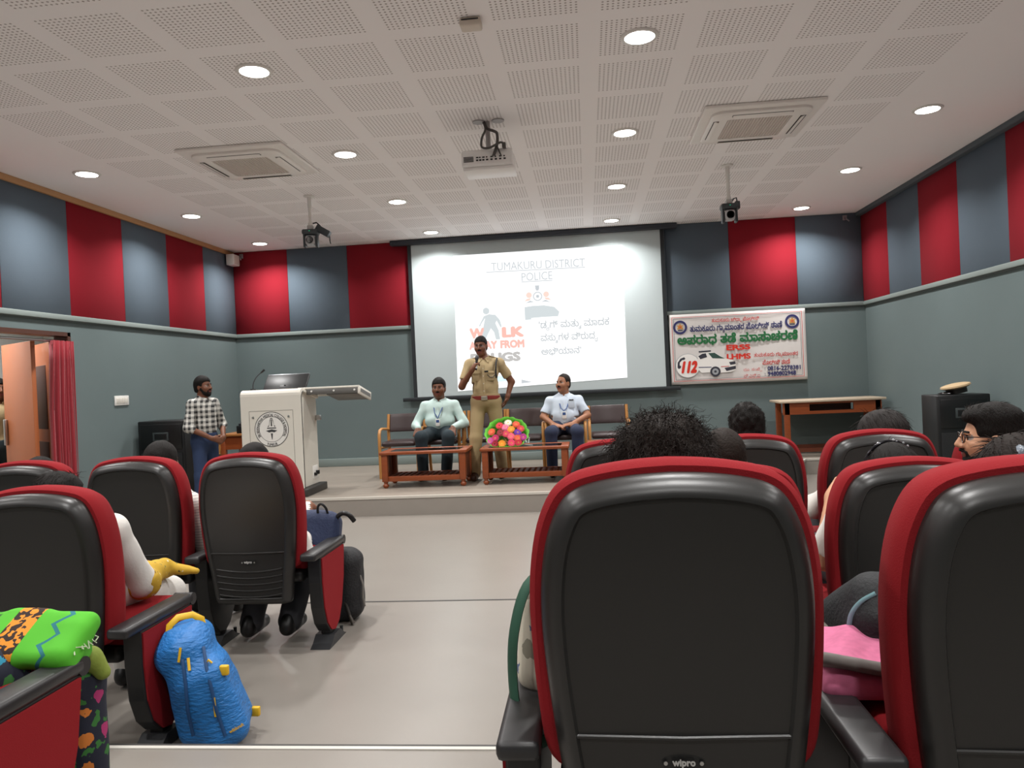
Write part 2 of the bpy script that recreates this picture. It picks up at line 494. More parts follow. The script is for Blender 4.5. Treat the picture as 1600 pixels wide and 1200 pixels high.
M_STAGE = stage_mat()
M_RISER = mat('stage_riser', '#8f8880', 0.5, var=0.06)
def fabric(name, col, dark):
    g = NT(name, 0.95); g.xyz('Object')
    n = g.n('ShaderNodeTexNoise'); n.inputs['Scale'].default_value = 260; n.inputs['Detail'].default_value = 2; g.l(g.vec, n.inputs[0])
    n2 = g.n('ShaderNodeTexNoise'); n2.inputs['Scale'].default_value = 2.5; n2.inputs['Detail'].default_value = 3; g.l(g.vec, n2.inputs[0])
    g.col(g.mix(g.math('ADD', g.math('MULTIPLY', n.outputs[0], .55), g.math('MULTIPLY', n2.outputs[0], .45)), dark, col)); g.bump(n.outputs[0], .25, .003)
    g.b.inputs['Specular IOR Level'].default_value = 0.15
    return g.m
M_WALL = fabric('wall_paint_sage', '#6f7c7d', '#657272')
M_PG = fabric('panel_fabric_slate', '#64707b', '#58646f')
M_PR = fabric('panel_fabric_red', '#982631', '#861d29')
M_TRIM = mat('trim_sage', '#86918e', 0.6)
M_WHITE = mat('white_plastic', '#e4e2dd', 0.45)
M_BLACK = mat('black_plastic', '#141516', 0.4)
M_DARK = mat('dark_grey_plastic', '#2b2c2e', 0.45)
M_STEEL = mat('brushed_steel', '#b9b9b8', 0.3, metal=0.9)
def ceiling_mat():
    g = NT('perforated_gypsum', 0.9); o = g.xyz('Object')
    P = 0.6275
    def cell(v, off):
        return g.math('FRACT', g.math('DIVIDE', g.math('SUBTRACT', v, off), P))
    fx, fy = cell(o[0], 0.418-P/2-2*P*50), cell(o[1], LY0-P/2-P*50)
    def hole(f):
        return g.math('SUBTRACT', g.math('FRACT', g.math('MULTIPLY', f, 21.0)), 0.5)
    hx, hy = hole(fx), hole(fy)
    r2 = g.math('ADD', g.math('POWER', hx, 2.0), g.math('POWER', hy, 2.0))
    inhole = g.math('LESS_THAN', r2, 0.055)
    def band(f): return g.math('LESS_THAN', g.math('ABSOLUTE', g.math('SUBTRACT', f, 0.5)), 0.5-2/21)
    ins = g.math('MULTIPLY', inhole, g.math('MULTIPLY', band(fx), band(fy)))
    room = g.math('MULTIPLY', g.math('GREATER_THAN', o[0], -4.3), g.math('LESS_THAN', o[0], 2.61))
    hm = g.math('MULTIPLY', ins, room)
    g.col(g.mix(hm, '#f8f5f4', '#aca5a1'))
    return g.m
M_CEIL = ceiling_mat()
def sbox(name, lo, hi, m, bev=0.0):
    return struct(MB().box(lo, hi, bev).build(name, m))
# floors and stage
sbox('floor', (XL-0.15, YA, -0.15), (XR+0.15, YB+0.15, 0), M_FLOOR)
sbox('floor_tier', (XL-0.15, YBT, -0.15), (XR+0.15, YA, TA), M_FLOOR)
sbox('floor_tier', (XL-0.15, YR-0.15, -0.15), (XR+0.15, YBT, TB), M_FLOOR)
m = MB().box((XL, YA-0.012, TA-0.03), (XR, YA+0.006, TA+0.002), 0); m.build('trim_1', mat('tier_edge_dark', '#3a3836', .5))['kind'] = 'structure'  # dark line drawn along the tier edges as a thin strip
m = MB().box((XL, YBT-0.008, TB-0.05), (XR, YBT+0.010, TB+0.001), 0); m.build('trim_2', mat('tier_edge_dark'))['kind'] = 'structure'
m = MB().box((XL, YBT-0.026, TB-0.02), (XR, YBT-0.008, TB+0.004), 0); m.build('trim_3', mat('nosing_light', '#c9c5bd', .35))['kind'] = 'structure'
SP = [(-4.02, 7.93), (1.75, 7.93), (2.75, 10.06), (XR, 10.06), (XR, YB), (XL, YB), (XL, 10.0), (-4.02, 10.0)]
m = MB().prism(SP, 0, STG, 'Z'); m.mi[1] = 1
struct(m.build('floor_stage', [M_RISER, M_STAGE]))
m = MB(); e = SP[:4]
for (x0, y0), (x1, y1) in zip(e[:-1], e[1:]):
    d = Vector((x1-x0, y1-y0, 0)); L = d.length; a = math.atan2(d.y, d.x)
    Mx = Matrix.Translation((x0, y0, 0)) @ Matrix.Rotation(a, 4, 'Z')
    m.box((-0.005, -0.006, STG-0.022), (L+0.005, 0.03, STG+0.003), 0, 0, Mx)
m.build('trim_4', mat('stage_nosing', '#c6c0b6', .4))['kind'] = 'structure'
# ceiling
sbox('ceiling', (XL-0.15, YR-0.15, CEIL), (XR+0.15, YB+0.15, CEIL+0.12), M_CEIL)
# walls
DY0, DY1, DZ = 5.75, 7.345, 2.09
m = MB()
m.box((XL-0.15, YR, -0.15), (XL, DY0, CEIL)); m.box((XL-0.15, DY1, -0.15), (XL, YB, CEIL)); m.box((XL-0.15, DY0, DZ), (XL, DY1, CEIL))
struct(m.build('wall_left', M_WALL))
sbox('wall_right', (XR, YR, -0.15), (XR+0.15, YB, CEIL), M_WALL)
sbox('wall_back', (XL-0.15, YB, -0.15), (XR+0.15, YB+0.15, CEIL), M_WALL)
sbox('wall_rear', (XL-0.15, YR-0.15, -0.15), (XR+0.15, YR, CEIL), M_WALL)
RZ = 2.265
def panel(lo, hi, red):
    struct(MB().box(lo, hi, 0.004, seg=1).build('wall_panel', M_PR if red else M_PG))
T = 0.022
ed = [11.07-0.93*i+0.0 for i in range(0, 16)]
for i in range(15):
    a, b = ed[i+1], ed[i]
    panel((XL, a+.001, RZ), (XL+T, b-.001, CEIL-0.055), i % 2 == 1)
    a2, b2 = 11.07-0.925*(i+1), 11.07-0.925*i
    panel((XR-T, a2+.001, RZ), (XR, b2-.001, CEIL-0.05), i % 2 == 0)
bx = [-5.278, -4.43, -3.50, -2.56, -1.62, -0.68, 0.26, 1.19, 2.08, 3.005, 3.895]
bc = [1, 0, 1, 0, 0, 0, 0, 0, 1, 0]
for i in range(10): panel((bx[i]+.001, YB-T, RZ), (bx[i+1]-.001, YB, CEIL-0.004), bc[i])
# dado rail, skirting, cornices
def rail(name, lo, hi, m=M_TRIM, bev=0.006): struct(MB().box(lo, hi, bev).build(name, m))
rail('trim_5', (XL, YR, RZ-0.055), (XL+0.035, YB, RZ)); rail('trim_6', (XR-0.035, YR, RZ-0.055), (XR, YB, RZ)); rail('trim_7', (XL, YB-0.035, RZ-0.055), (XR, YB, RZ))
M_TRD = mat('trim_dark_line', '#4b5553', .7)  # dark line beneath the dado rail, built as a flat strip
rail('trim_8', (XL, YR, RZ-0.072), (XL+0.02, YB, RZ-0.055), M_TRD, 0); rail('trim_9', (XR-0.02, YR, RZ-0.072), (XR, YB, RZ-0.055), M_TRD, 0); rail('trim_10', (XL, YB-0.02, RZ-0.072), (XR, YB, RZ-0.055), M_TRD, 0)
rail('baseboard_back', (XL, YB-0.02, STG), (XR, YB, STG+0.12), mat('skirting_sage', '#7d8986', .6)); rail('baseboard_left', (XL, DY1, 0), (XL+0.02, 10.0, 0.11), mat('skirting_sage')); rail('baseboard_right', (XR-0.02, YA, 0), (XR, 10.06, 0.11), mat('skirting_sage'))
M_OAK = mat('cornice_oak', '#b98a5c', .5, var=.12, vscale=6, stretch=(8, 1, 8))
rail('trim_11', (XL, YR, CEIL-0.06), (XL+0.05, YB-0.03, CEIL), M_OAK)
rail('trim_12', (XR-0.09, YR, CEIL-0.055), (XR, YB, CEIL), mat('cornice_slate', '#4c565c', .7))
# doorway: frame, leaves, corridor
M_DOOR = mat('door_laminate', '#b0653c', .42, var=.06, vscale=3, stretch=(1, 1, .3)); M_DARKW = mat('door_frame_wood', '#4c2a1e', .5, var=.1)
m = MB(); m.box((XL-0.15, DY1-0.045, 0), (XL+0.004, DY1, DZ)); m.box((XL-0.15, DY0, 0), (XL+0.004, DY0+0.045, DZ)); m.box((XL-0.15, DY0, DZ-0.04), (XL+0.004, DY1, DZ))
struct(m.build('door_frame_1', M_DARKW))
def leaf(nm, A, B, h, panels):
    A = Vector(A); B = Vector(B); d = B-A; L = d.length; a = math.atan2(d.y, d.x)
    Mx = Matrix.Translation((A.x, A.y, 0.02)) @ Matrix.Rotation(a, 4, 'Z')
    m = MB().box((0, -0.02, 0), (L, 0.02, h), 0.003, 0, Mx)
    o = struct(m.build(nm, M_DOOR))
    if panels:
        q = MB()
        for z0, z1 in panels:
            q.box((L*.22, 0.012, z0), (L*.78, 0.024, z1), 0.006, 0, Mx)
            q.box((L*.22, -0.024, z0), (L*.78, -0.012, z1), 0.006, 0, Mx)
        q.build('door_panel', M_DARKW, o)
    else:
        q = MB(); q.box((L-.08, -0.055, .93), (L-.05, -0.02, 1.2), .006, 0, Mx); q.box((L-.08, 0.02, .93), (L-.05, 0.055, 1.2), .006, 0, Mx); q.build('door_handle', M_STEEL, o)
    return o
leaf('door_1', (-5.47, 7.02), (-6.12, 7.43), 1.98, None)
leaf('door_2', (-5.44, 7.25), (-6.05, 7.74), 1.98, [(.16, .95), (1.08, 1.75)])
M_CORW = mat('corridor_white', '#e9e9e6', .7)
m = MB(); m.box((-7.4, 4.0, 0), (-7.25, 9.6, 3.2)); m.box((-7.4, 9.5, 0), (-5.45, 9.65, 3.2)); m.box((-7.4, 3.9, 0), (-5.45, 4.05, 3.2)); m.box((-7.4, 3.9, 3.2), (-5.45, 9.65, 3.3))
struct(m.build('wall_corridor', M_CORW)); sbox('floor_corridor', (-7.4, 3.9, -0.15), (-5.45, 9.65, 0.0), mat('corridor_floor', '#a59b8d', .4))
# curtain drawn to the right jamb, on its rod
t = thing('curtain', 'dark red pleated curtain gathered at the right side of the doorway', 'curtain', (XL-0.01, 7.185, 0.0))
m = MB(); nx = 70; zs_ = [0.03, 0.7, 1.3, 1.8, 2.0]; vs = []; fs = []
for j, zz in enumerate(zs_):
    w0 = -0.12 if zz > 1.9 else -0.13-0.06*math.sin(zz*1.7)
    for i in range(nx+1):
        u = i/nx; y = w0+(0.185-w0)*u; x = 0.028*math.sin(u*2*PI*9+0.3*zz)+0.012*math.sin(u*2*PI*4+zz)
        vs.append((x, y, zz))
for j in range(len(zs_)-1):
    for i in range(nx): a = j*(nx+1)+i; fs.append((a, a+1, a+nx+2, a+nx+1))
m.add(vs, fs, 0, True); o = m.build('cloth', mat('curtain_red', '#8e1524', .85, bump=.2, bscale=200, sheen=.3), t)
sd = o.modifiers.new('thick', 'SOLIDIFY'); sd.thickness = 0.004
m = MB().tube([(-.03, -1.38, 2.0), (-.03, 0.155, 2.0)], 0.012); m.build('curtain_rod', M_STEEL, t)

# ================================================================ CEILING AND WALL FIXTURES
M_GLOW = mat('led_diffuser', '#fffaf2', .5, emit=DIFF_E)
def make_downlight():
    t = thing('ceiling_downlight', 'x', 'downlight')
    MB().lathe([(0.094, 0.0), (0.094, -0.012), (0.112, -0.012), (0.120, -0.004), (0.120, 0.0)], n=36).build('bezel', M_WHITE, t)
    MB().lathe([(0.0, -0.002), (0.0935, -0.002), (0.0935, -0.010), (0.06, -0.014), (0.0, -0.015)], n=36).build('diffuser', M_GLOW, t)
    return t
proto = None
rown = ['nearest', 'second', 'third', 'farthest']; coln = ['leftmost column', 'second column from the left', 'second column from the right', 'rightmost column']
cln = {0: ['', 'nearest lit round downlight by the left wall', 'middle lit round downlight of the three by the left wall', 'farthest lit round downlight of the three by the left wall'],
       1: ['large lit round downlight nearest the viewer on the left', 'lit round downlight between the left air conditioner and the projector', 'lit round downlight to the right of the left ceiling camera pole', 'small lit round downlight above the left top corner of the projection screen'],
       2: ['large lit round downlight nearest the viewer on the right', 'lit round downlight between the projector and the right air conditioner', 'third lit round downlight in the column right of the projector', 'small lit round downlight above the right top corner of the projection screen'],
       3: ['', 'nearest lit round downlight by the right wall', 'middle lit round downlight of the three by the right wall', 'farthest lit round downlight of the three by the right wall']}
for i in range(4):
    for k in range(4):
        if k == 0 and i in (0, 3): continue
        if proto is None: proto = o = make_downlight()
        else: o = copy_thing(proto)
        o.location = (LX[i], LY0+k*LDY, CEIL); tag(o, cln[i][k], 'ceiling light', 'round ceiling downlights')
def make_ac(x, y, label):
    t = thing('ceiling_air_conditioner', label, 'air conditioner', (x, y, CEIL), 0, 'ceiling cassette air conditioners')
    M_ACW = mat('ac_white', '#efebe6', .45)
    MB().box((-.475, -.475, -.03), (.475, .475, 0), .012).build('panel', M_ACW, t)
    def rr(w, r, n=8):
        p = []
        for cx, cy, a0 in ((w-r, w-r, 0), (-w+r, w-r, PI/2), (-w+r, -w+r, PI), (w-r, -w+r, 1.5*PI)):
            p += [(cx+r*math.cos(a0+PI/2*i/n), cy+r*math.sin(a0+PI/2*i/n)) for i in range(n+1)]
        return p
    a, b, c = rr(.40, .10), rr(.385, .09), rr(.26, .02); n = len(a); m = MB()
    rings = [[(p[0], p[1], -.028) for p in a], [(p[0], p[1], -.05) for p in a], [(p[0], p[1], -.062) for p in b], [(p[0], p[1], -.062) for p in c], [(p[0], p[1], -.05) for p in c]]
    vs = sum(rings, []); fs = [(r*n+i, r*n+(i+1) % n, (r+1)*n+(i+1) % n, (r+1)*n+i) for r in range(4) for i in range(n)]
    m.add(vs, fs, 0, True); m.build('frame', M_ACW, t)
    m = MB().box((-.262, -.262, -.054), (.262, .262, -.046))
    for i in range(22): xx = -.25+i*.5/21; m.box((xx-.004, -.26, -.060), (xx+.004, .26, -.054), 0, 1)
    m.build('intake_grille', [mat('grille_shadow', '#c4bab2', .7), mat('grille_slat', '#d6cdc6', .6)], t)
    for k in range(4):
        R = Matrix.Rotation(k*PI/2, 4, 'Z')
        f = MB().box((-.24, .325, -.064), (.24, .372, -.058), .002, 0, R).build('air_outlet', mat('outlet_dark', '#4a4643', .6), t)
        R2 = R @ Matrix.Translation((0, .348, -.064)) @ Matrix.Rotation(.35, 4, 'X')
        MB().box((-.235, -.019, -.006), (.235, .015, 0.0), .002, 0, R2).build('louvre', M_ACW, f)
    return t
make_ac(-2.97, 6.68, 'white four way ceiling cassette air conditioner on the left half of the ceiling')
make_ac(1.50, 6.65, 'white four way ceiling cassette air conditioner on the right half of the ceiling')
def make_ptz(x, y, drop, yaw, label, box):
    t = thing('ceiling_camera', label, 'camera', (x, y, CEIL), yaw, 'ceiling cameras on poles')
    MB().lathe([(0.0, 0), (.06, 0), (.06, -.012), (.02, -.02), (0, -.02)]).build('ceiling_plate', M_WHITE, t)
    p = MB().lathe([(0, -.015), (.022, -.015), (.022, -drop*.45), (.018, -drop*.45), (.018, -drop), (.026, -drop), (.026, -drop-.03), (0, -drop-.03)], n=16).build('pole', M_WHITE, t)
    z = -drop-.03
    b = MB().box((-.085, -.07, z-.10), (.085, .07, z-.045), .015).build('camera_base', mat('camera_body', '#3d4347', .45), t)
    MB().box((-.03, -.04, z-.05), (.03, .04, z), .005).build('mounting_bracket', M_STEEL, t)
    for s in (-1, 1): MB().box((s*.066-.013, -.045, z-.24), (s*.066+.013, .045, z-.095), .01).build('yoke_arm', mat('camera_body'), t)
    h = MB().box((-.05, -.075, z-.215), (.05, .06, z-.115), .02).build('camera_head', mat('camera_silver', '#b3b3b6', .4), t)
    m = MB(); m.lathe([(.0, .0), (.040, 0), (.040, .018), (.034, .022), (.03, .015), (0, .012)], (0, -.075, z-.165), 20, 0, 'Y'); m.build('lens', mat('lens_black', '#0c0d10', .15), h)
    MB().box((-.006, -.0715, z-.07), (.006, -.0695, z-.064)).build('status_light', mat('led_green', '#35d6a0', .4, emit=.6), b)
    if box:
        Mx = Matrix.Translation((.13, .02, z-.06)) @ Matrix.Rotation(.55, 4, 'Y')
        MB().box((-.08, -.05, -.035), (.08, .05, .035), .008, 0, Mx).build('power_box', mat('camera_body'), t)
        MB().tube([(.20, .02, z-.12), (.2, .02, z-.17), (.205, .03, z-.2)], .006).tube([(.0, 0, z+.02), (.06, .03, z+.04), (.1, .03, z)], .008).build('cable', M_BLACK, t)
    else:
        MB().box((.06, -.03, z-.10), (.11, .05, z-.02), .01).tube([(.085, 0, z-.03), (.08, .01, z+.02), (.05, .01, z+.01), (.03, .02, z-.03)], .007).build('power_box', mat('camera_body'), t)
    return t
make_ptz(-2.945, 8.06, .30, .12, 'dark pan tilt camera on a white ceiling pole, left of the projection screen', True)
make_ptz(1.531, 8.03, .33, 0, 'dark pan tilt camera on a white ceiling pole, right of the projection screen', False)
# projector
t = thing('ceiling_projector', 'white projector hanging from the ceiling with grey cables', 'projector', (-.72, 6.15, CEIL))
M_PRJ = mat('projector_white', '#f6f5f3', .4)
m = MB().lathe([(0, 0), (.02, 0), (.02, -.25), (0, -.25)], n=14)
m.lathe([(0, 0), (.05, 0), (.05, -.01), (0, -.01)], (-.07, -.02, 0), 16); m.lathe([(0, 0), (.05, 0), (.05, -.01), (0, -.01)], (.09, -.02, 0), 16); m.box((-.08, -.05, -.27), (.08, .08, -.245), .005); m.build('ceiling_mount', mat('mount_grey', '#a9a6a4', .5), t)
b = MB().box((-.205, -.16, -.405), (.205, .16, -.265), .022).build('body', M_PRJ, t)
MB().box((-.195, -.15, -.43), (.215, .13, -.403), .01).build('lower_shell', M_PRJ, t)
m = MB()
for k in range(5): m.box((-.185, -.1625, -.365+k*.009), (-.105, -.1595, -.36+k*.009))
for k, xx in enumerate((-.085, -.06, -.035, -.005, .03, .065, .10, .135)):
    m.box((xx, -.1625, -.36), (xx+.018, -.1595, -.348)); m.box((xx, -.1625, -.338), (xx+(.012 if k % 2 else .02), -.1595, -.328))
m.build('ports', M_BLACK, b)
MB().lathe([(0, 0), (.045, 0), (.045, .03), (0, .03)], (.1, .19, -.34), 20, 0, 'Y').build('lens', M_BLACK, b)
m = MB(); m.tube(curve_pts([(-.03, -.02, 0), (.0, -.05, -.07), (.06, -.09, -.11), (.09, -.14, -.15), (.09, -.17, -.24), (.06, -.18, -.33)]), .012)
m.tube(curve_pts([(-.03, -.02, 0), (-.01, -.08, -.09), (-.03, -.16, -.18), (-.03, -.19, -.26), (.03, -.2, -.275), (.12, -.19, -.235), (.15, -.18, -.26)]), .009)
m.tube([(.08, -.17, -.26), (.05, -.185, -.34)], .006); m.tube([(.09, -.17, -.26), (.12, -.185, -.34)], .006); m.box((.13, -.20, -.28), (.16, -.16, -.235), .006); m.build('cable', mat('cable_grey', '#55524f', .6), t)
# smoke detector box
t = thing('ceiling_sensor', 'small cream box on the ceiling above the projector, near the top edge', 'sensor', (-.585, 4.40, CEIL))
MB().box((-.062, -.05, -.05), (.062, .05, 0), .012).build('housing', mat('sensor_cream', '#d8cdbf', .5), t); MB().box((-.05, -.052, -.02), (.05, -.048, -.012)).build('vent_slot', M_DARK, t)
# wall speaker by the left back corner
t = thing('wall_speaker', 'small white box speaker high in the left back corner', 'speaker', (XL+T, 10.86, 3.36))
MB().box((.03, -.10, -.08), (.15, .10, .08), .012).build('cabinet', M_WHITE, t); m = MB().box((.148, -.085, -.065), (.154, .085, .065), .004); m.build('grille', mat('speaker_grille', '#c9c4bb', .7), t); MB().box((0, -.02, -.02), (.04, .02, .02)).build('bracket', M_DARK, t)
def corner_bracket(x, label):
    t = thing('wall_bracket', label, 'bracket', (x, YB-T, 3.44), 0, 'small metal brackets under the ceiling')
    MB().box((-.03, -.012, -.03), (.03, 0, .04), .003).tube([(0, -.01, 0), (0, -.06, -.02), (.03, -.09, -.06)], .01).tube([(0, -.06, -.02), (-.04, -.08, -.01)], .01).build('hook', mat('bracket_silver', '#a7a2a6', .35, metal=.7), t)
corner_bracket(-5.14, 'small silver bracket under the ceiling beside the white corner speaker'); corner_bracket(3.68, 'small silver bracket under the ceiling in the right back corner')
# switch plate
t = thing('switch_plate', 'white switch plate on the left wall beside the loudspeaker', 'switch', (XL, 8.15, 1.36))
MB().box((0, -.13, -.055), (.012, .13, .055), .004).build('plate', M_WHITE, t)
for k in range(4): MB().box((.011, -.105+k*.055, -.03), (.017, -.062+k*.055, .03), .003).build('switch', mat('switch_ivory', '#d9d4ca', .4), t)
# ================================================================ SCREEN, BANNER
def at(px, py, Y):
    """the point at depth Y seen at photograph pixel (px, py)"""
    d = _F+_R*((px-800)/_f)+_U*((600-py)/_f)
    return Vector((0, 0, CAMZ))+d*(Y/d.y)
def emis(name, col, e):
    if name in _M: return _M[name]
    m = bpy.data.materials.new(name); m.use_nodes = True; _M[name] = m; nt = m.node_tree; nt.nodes.clear()
    a = nt.nodes.new('ShaderNodeEmission'); a.inputs[0].default_value = rgb(col); a.inputs[1].default_value = e
    b = nt.nodes.new('ShaderNodeOutputMaterial'); nt.links.new(a.outputs[0], b.inputs[0]); return m
YS = 10.985
t = thing('projection_screen', 'large white projection screen on the back wall showing a lit slide', 'screen', (-0.70, YS, 1.18))
SL, SR, SB, ST = -2.505, 1.115, 1.195, 3.44
def wbox(lo, hi, *a, **k):   # world-placed box under the screen's own origin
    T0 = Vector((-0.70, YS, 1.18)); return MB().box(Vector(lo)-T0, Vector(hi)-T0, *a, **k)
wbox((SL, YS, SB), (SR, YS+.006, ST)).build('fabric', mat('screen_fabric', '#bcc7c9', .9), t)
M_SB = mat('screen_border', '#1d2226', .6)
wbox((SL-.055, YS-.002, SB-.03), (SL, YS+.004, ST)).build('border', M_SB, t); wbox((SR, YS-.002, SB-.03), (SR+.055, YS+.004, ST)).build('border', M_SB, t)
wbox((-2.80, YS-.09, ST-.005), (1.35, YS+.03, CEIL-.005), .01).build('case', mat('screen_case', '#31363e', .55), t)
wbox((SL-.22, YS-.02, SB-.06), (SR+.2, YS+.025, SB-.005), .008).build('bottom_bar', M_SB, t)
T0 = Vector((-0.70, YS, 1.18))
cs = [Vector(p)-T0 for p in ((-1.90, YS-.003, 1.255), (.568, YS-.003, 1.345), (.578, YS-.003, 3.249), (-1.883, YS-.003, 3.244))]
slide = MB().add(cs, [(0, 1, 2, 3)]).build('projected_slide', emis('slide_white', '#ffffff', SLIDE_E), t, 'bright projected slide')
S_GREY = emis('slide_grey', '#b9bec2', SLIDE_E); S_DGR = emis('slide_dark_grey', '#b4b2b0', SLIDE_E); S_RED = emis('slide_red', '#f0b3a8', SLIDE_E)
S_MAN = emis('slide_figure', '#c3cacc', SLIDE_E); S_KAN = emis('slide_kannada', '#b2b7ba', SLIDE_E); S_BLUE = emis('slide_pale_blue', '#cfe6f5', SLIDE_E); S_PINK = emis('slide_orange', '#f1cbc0', SLIDE_E)
def sp(px, py, off=.005): return at(px, py, YS-off)-T0
def sline(name, s, p0, p1, hpx, m, bold=0.0, off=.005, **k):
    a, b = sp(*p0, off), sp(*p1, off); w = (b-a).length; c = (a+b)/2
    return lettering(name, s, w, hpx/_f*YS, plane_M(c, b-a, (0, 0, 1)), m, slide, bold, **k)
sline('lettering', 'TUMAKURU DISTRICT', (767.5, 417), (914, 410), 12.5, S_GREY, .002)
sline('lettering', 'POLICE', (815, 433), (863, 430), 12.5, S_GREY, .002)
for a, b in (((760, 425.5), (914, 417.5)), ((815, 440.5), (863, 438))):
    p, q = sp(*a), sp(*b); MB().tube([p, q], .006, 4).build('underline', S_GREY, slide)
# the crest above the cap-shaped blot
c = sp(840, 463); M0 = plane_M(c); k = YS/_f
flat_poly('emblem', [ring(7.2*k), ring(5.6*k)], M0, S_GREY, slide)
for (x, y, r) in ((0, 13, 3.2), (-13.5, 2.5, 4.5), (13.5, 2.5, 4.5), (0, 0, 2.6)):
    flat_poly('emblem', [ring(r*k, 18, (x*k, y*k))], M0, S_PINK if abs(x) > 1 else S_GREY, slide)
for s in (-1, 1):
    flat_poly('emblem', [[(s*5*k, -9*k), (s*12*k, -6*k), (s*20*k, -10*k), (s*12*k, -9*k)]], M0, S_GREY, slide)
    flat_poly('emblem', [[(s*10*k, -2*k), (s*17*k, -3*k), (s*21*k, -7*k), (s*13*k, -6*k)]], M0, S_PINK, slide)
flat_poly('emblem', [[(-2*k, 9*k), (2*k, 9*k), (3.5*k, 17*k), (-3.5*k, 17*k)]], M0, S_GREY, slide)
def spoly(name, pts, m, off=.005): return flat_poly(name, [[(v.x, v.z) for v in (sp(*p, off) for p in pts)]], plane_M((0, -off, 0)), m, slide)
spoly('picture', [(819.5, 480), (832, 478), (850, 477), (866, 479.5), (874, 487), (872, 494), (846, 495.5), (830, 497), (830, 499.5), (820.5, 500)], S_MAN)
spoly('picture', [(700+50, 531), (755, 512), (758, 497), (752, 506), (750, 511), (748.5, 509), (756, 494), (764, 491), (774, 492), (781, 500), (784, 510), (782, 511.5), (776, 501), (774, 505), (779, 516), (781.5, 530), (775, 530.5), (772, 519), (767, 513), (763, 521), (758.5, 531)], S_MAN)
flat_poly('picture', [ring(5.2*k, 24)], plane_M(sp(759.5, 486)), S_MAN, slide)
sline('lettering', 'W', (733.5, 521.5), (757, 520.5), 17, S_RED, .022); sline('lettering', 'LK', (784, 519.5), (819, 517.5), 17, S_RED, .022)
sline('lettering', 'AWAY FROM', (733, 540.5), (819.5, 536.5), 13, S_RED, .020)
sline('lettering', 'DRUGS', (735, 560.5), (813.5, 556.5), 15, S_DGR, .020)
sline('lettering', "'ಡ^ರಗ್ ಮತು^ತ ಮಾದಕ", (842, 509.5), (952, 503.5), 16, S_KAN, .004)
sline('lettering', 'ವಸು^ತಗಳ ವಿರುದ^ಧ', (845, 530), (934, 525.5), 17, S_KAN, .004)
sline('lettering', "ಅಭಿಯಾನ'", (846, 550), (908, 547), 13, S_KAN, .004)
spoly('picture', [(776, 588), (790, 587), (803, 594), (776, 597)], S_BLUE); spoly('picture', [(815, 593), (832, 597), (815, 599)], S_GREY)

# printed banner on the back wall
YBN = YB-0.05
t = thing('printed_banner', 'white printed vinyl banner with red, blue and green writing, right of the projection screen', 'banner', (2.135, YBN, 1.71))
BW, BH = 1.885, 1.0
nx, nz = 40, 20; m = MB(); vs = []; fs = []
def bwave(u, v): return -0.006*math.sin(u*7+1)*math.sin(v*3)-0.004*math.sin(u*15+v*4)-.012
for j in range(nz+1):
    for i in range(nx+1):
        u, v = i/nx, j/nz; vs.append(((u-.5)*BW, bwave(u, v), (.5-v)*BH))
for j in range(nz):
    for i in range(nx): a = j*(nx+1)+i; fs.append((a, a+nx+1, a+nx+2, a+1))
m.add(vs, fs, 0, True); sheet = m.build('sheet', mat('banner_vinyl', '#d9d5d2', .45, spec=.3), t)
sheet.modifiers.new('thick', 'SOLIDIFY').thickness = .003
B_RED = mat('banner_red', '#c8433f', .5); B_BLUE = mat('banner_blue', '#2d2f63', .5); B_GREEN = mat('banner_green', '#1f6b3c', .5); B_BRED = mat('banner_bright_red', '#d4301f', .5); B_DK = mat('banner_dark', '#33343f', .5); B_WH = mat('banner_white', '#eceae6', .5); B_GOLD = mat('banner_gold', '#c28a45', .5); B_GREYL = mat('banner_grey', '#9ea2a6', .5)
def bp(u, v, off=0.0): return Vector(((u-.5)*BW, -.026-off, (.5-v)*BH))
def bline(s, u0, u1, v, h, m, bold=0.0, off=0.0, **k):
    lettering('lettering', s, (u1-u0)*BW, h*BH, plane_M(bp((u0+u1)/2, v, off)), m, t, bold, **k)
bline('ತುಮಕೂರು ಜಿಲಾ^ಲ ಪೊಲೀಸ್', .315, .665, .115, .075, B_RED, .005)
bline('ತುಮಕೂರು ಗಾ^ರಮಾಂತರ ಪೊಲೀಸ್ ಠಾಣೆ', .152, .83, .225, .125, B_BLUE, .009)
bline('ಅಪರಾಧ ತಡೆ ಮಾಸಾಚರಣೆ', .055, .94, .375, .165, B_GREEN, .013)
bline('ERSS', .415, .592, .505, .077, B_BRED, .014); bline('LHMS', .415, .592, .635, .080, B_BRED, .014)
bline('ತುಮಕೂರು ಗಾ^ರಮಾಂತರ', .615, .935, .635, .075, B_RED, .005); bline('ಪೊಲೀಸ್ ಠಾಣೆ', .675, .875, .735, .07, B_RED, .005)
bline('ದೂ. ಸಂಖೆ^ಯ', .535, .672, .835, .06, B_RED, .003); bline('ಪಿ.ಎಸ್.ಐ', .535, .655, .915, .055, B_RED, .003)
bline(':', .689, .694, .83, .035, B_BLUE, .01); bline(':', .689, .694, .905, .035, B_BLUE, .01)
bline('0816-2278381', .71, .95, .825, .062, B_BLUE, .011); bline('9480802948', .71, .915, .90, .062, B_BLUE, .011)
def bframe(u0, v0, u1, v1, w, m):
    a, b = bp(u0, v0), bp(u1, v1)
    flat_poly('border_line', [[(a.x, a.z), (b.x, a.z), (b.x, b.z), (a.x, b.z)], [(a.x+w, a.z-w), (b.x-w, a.z-w), (b.x-w, b.z+w), (a.x+w, b.z+w)]], plane_M((0, a.y, 0)), m, t)
bframe(.018, .04, .975, .955, .006, B_RED); bframe(.032, .06, .963, .935, .004, B_DK)
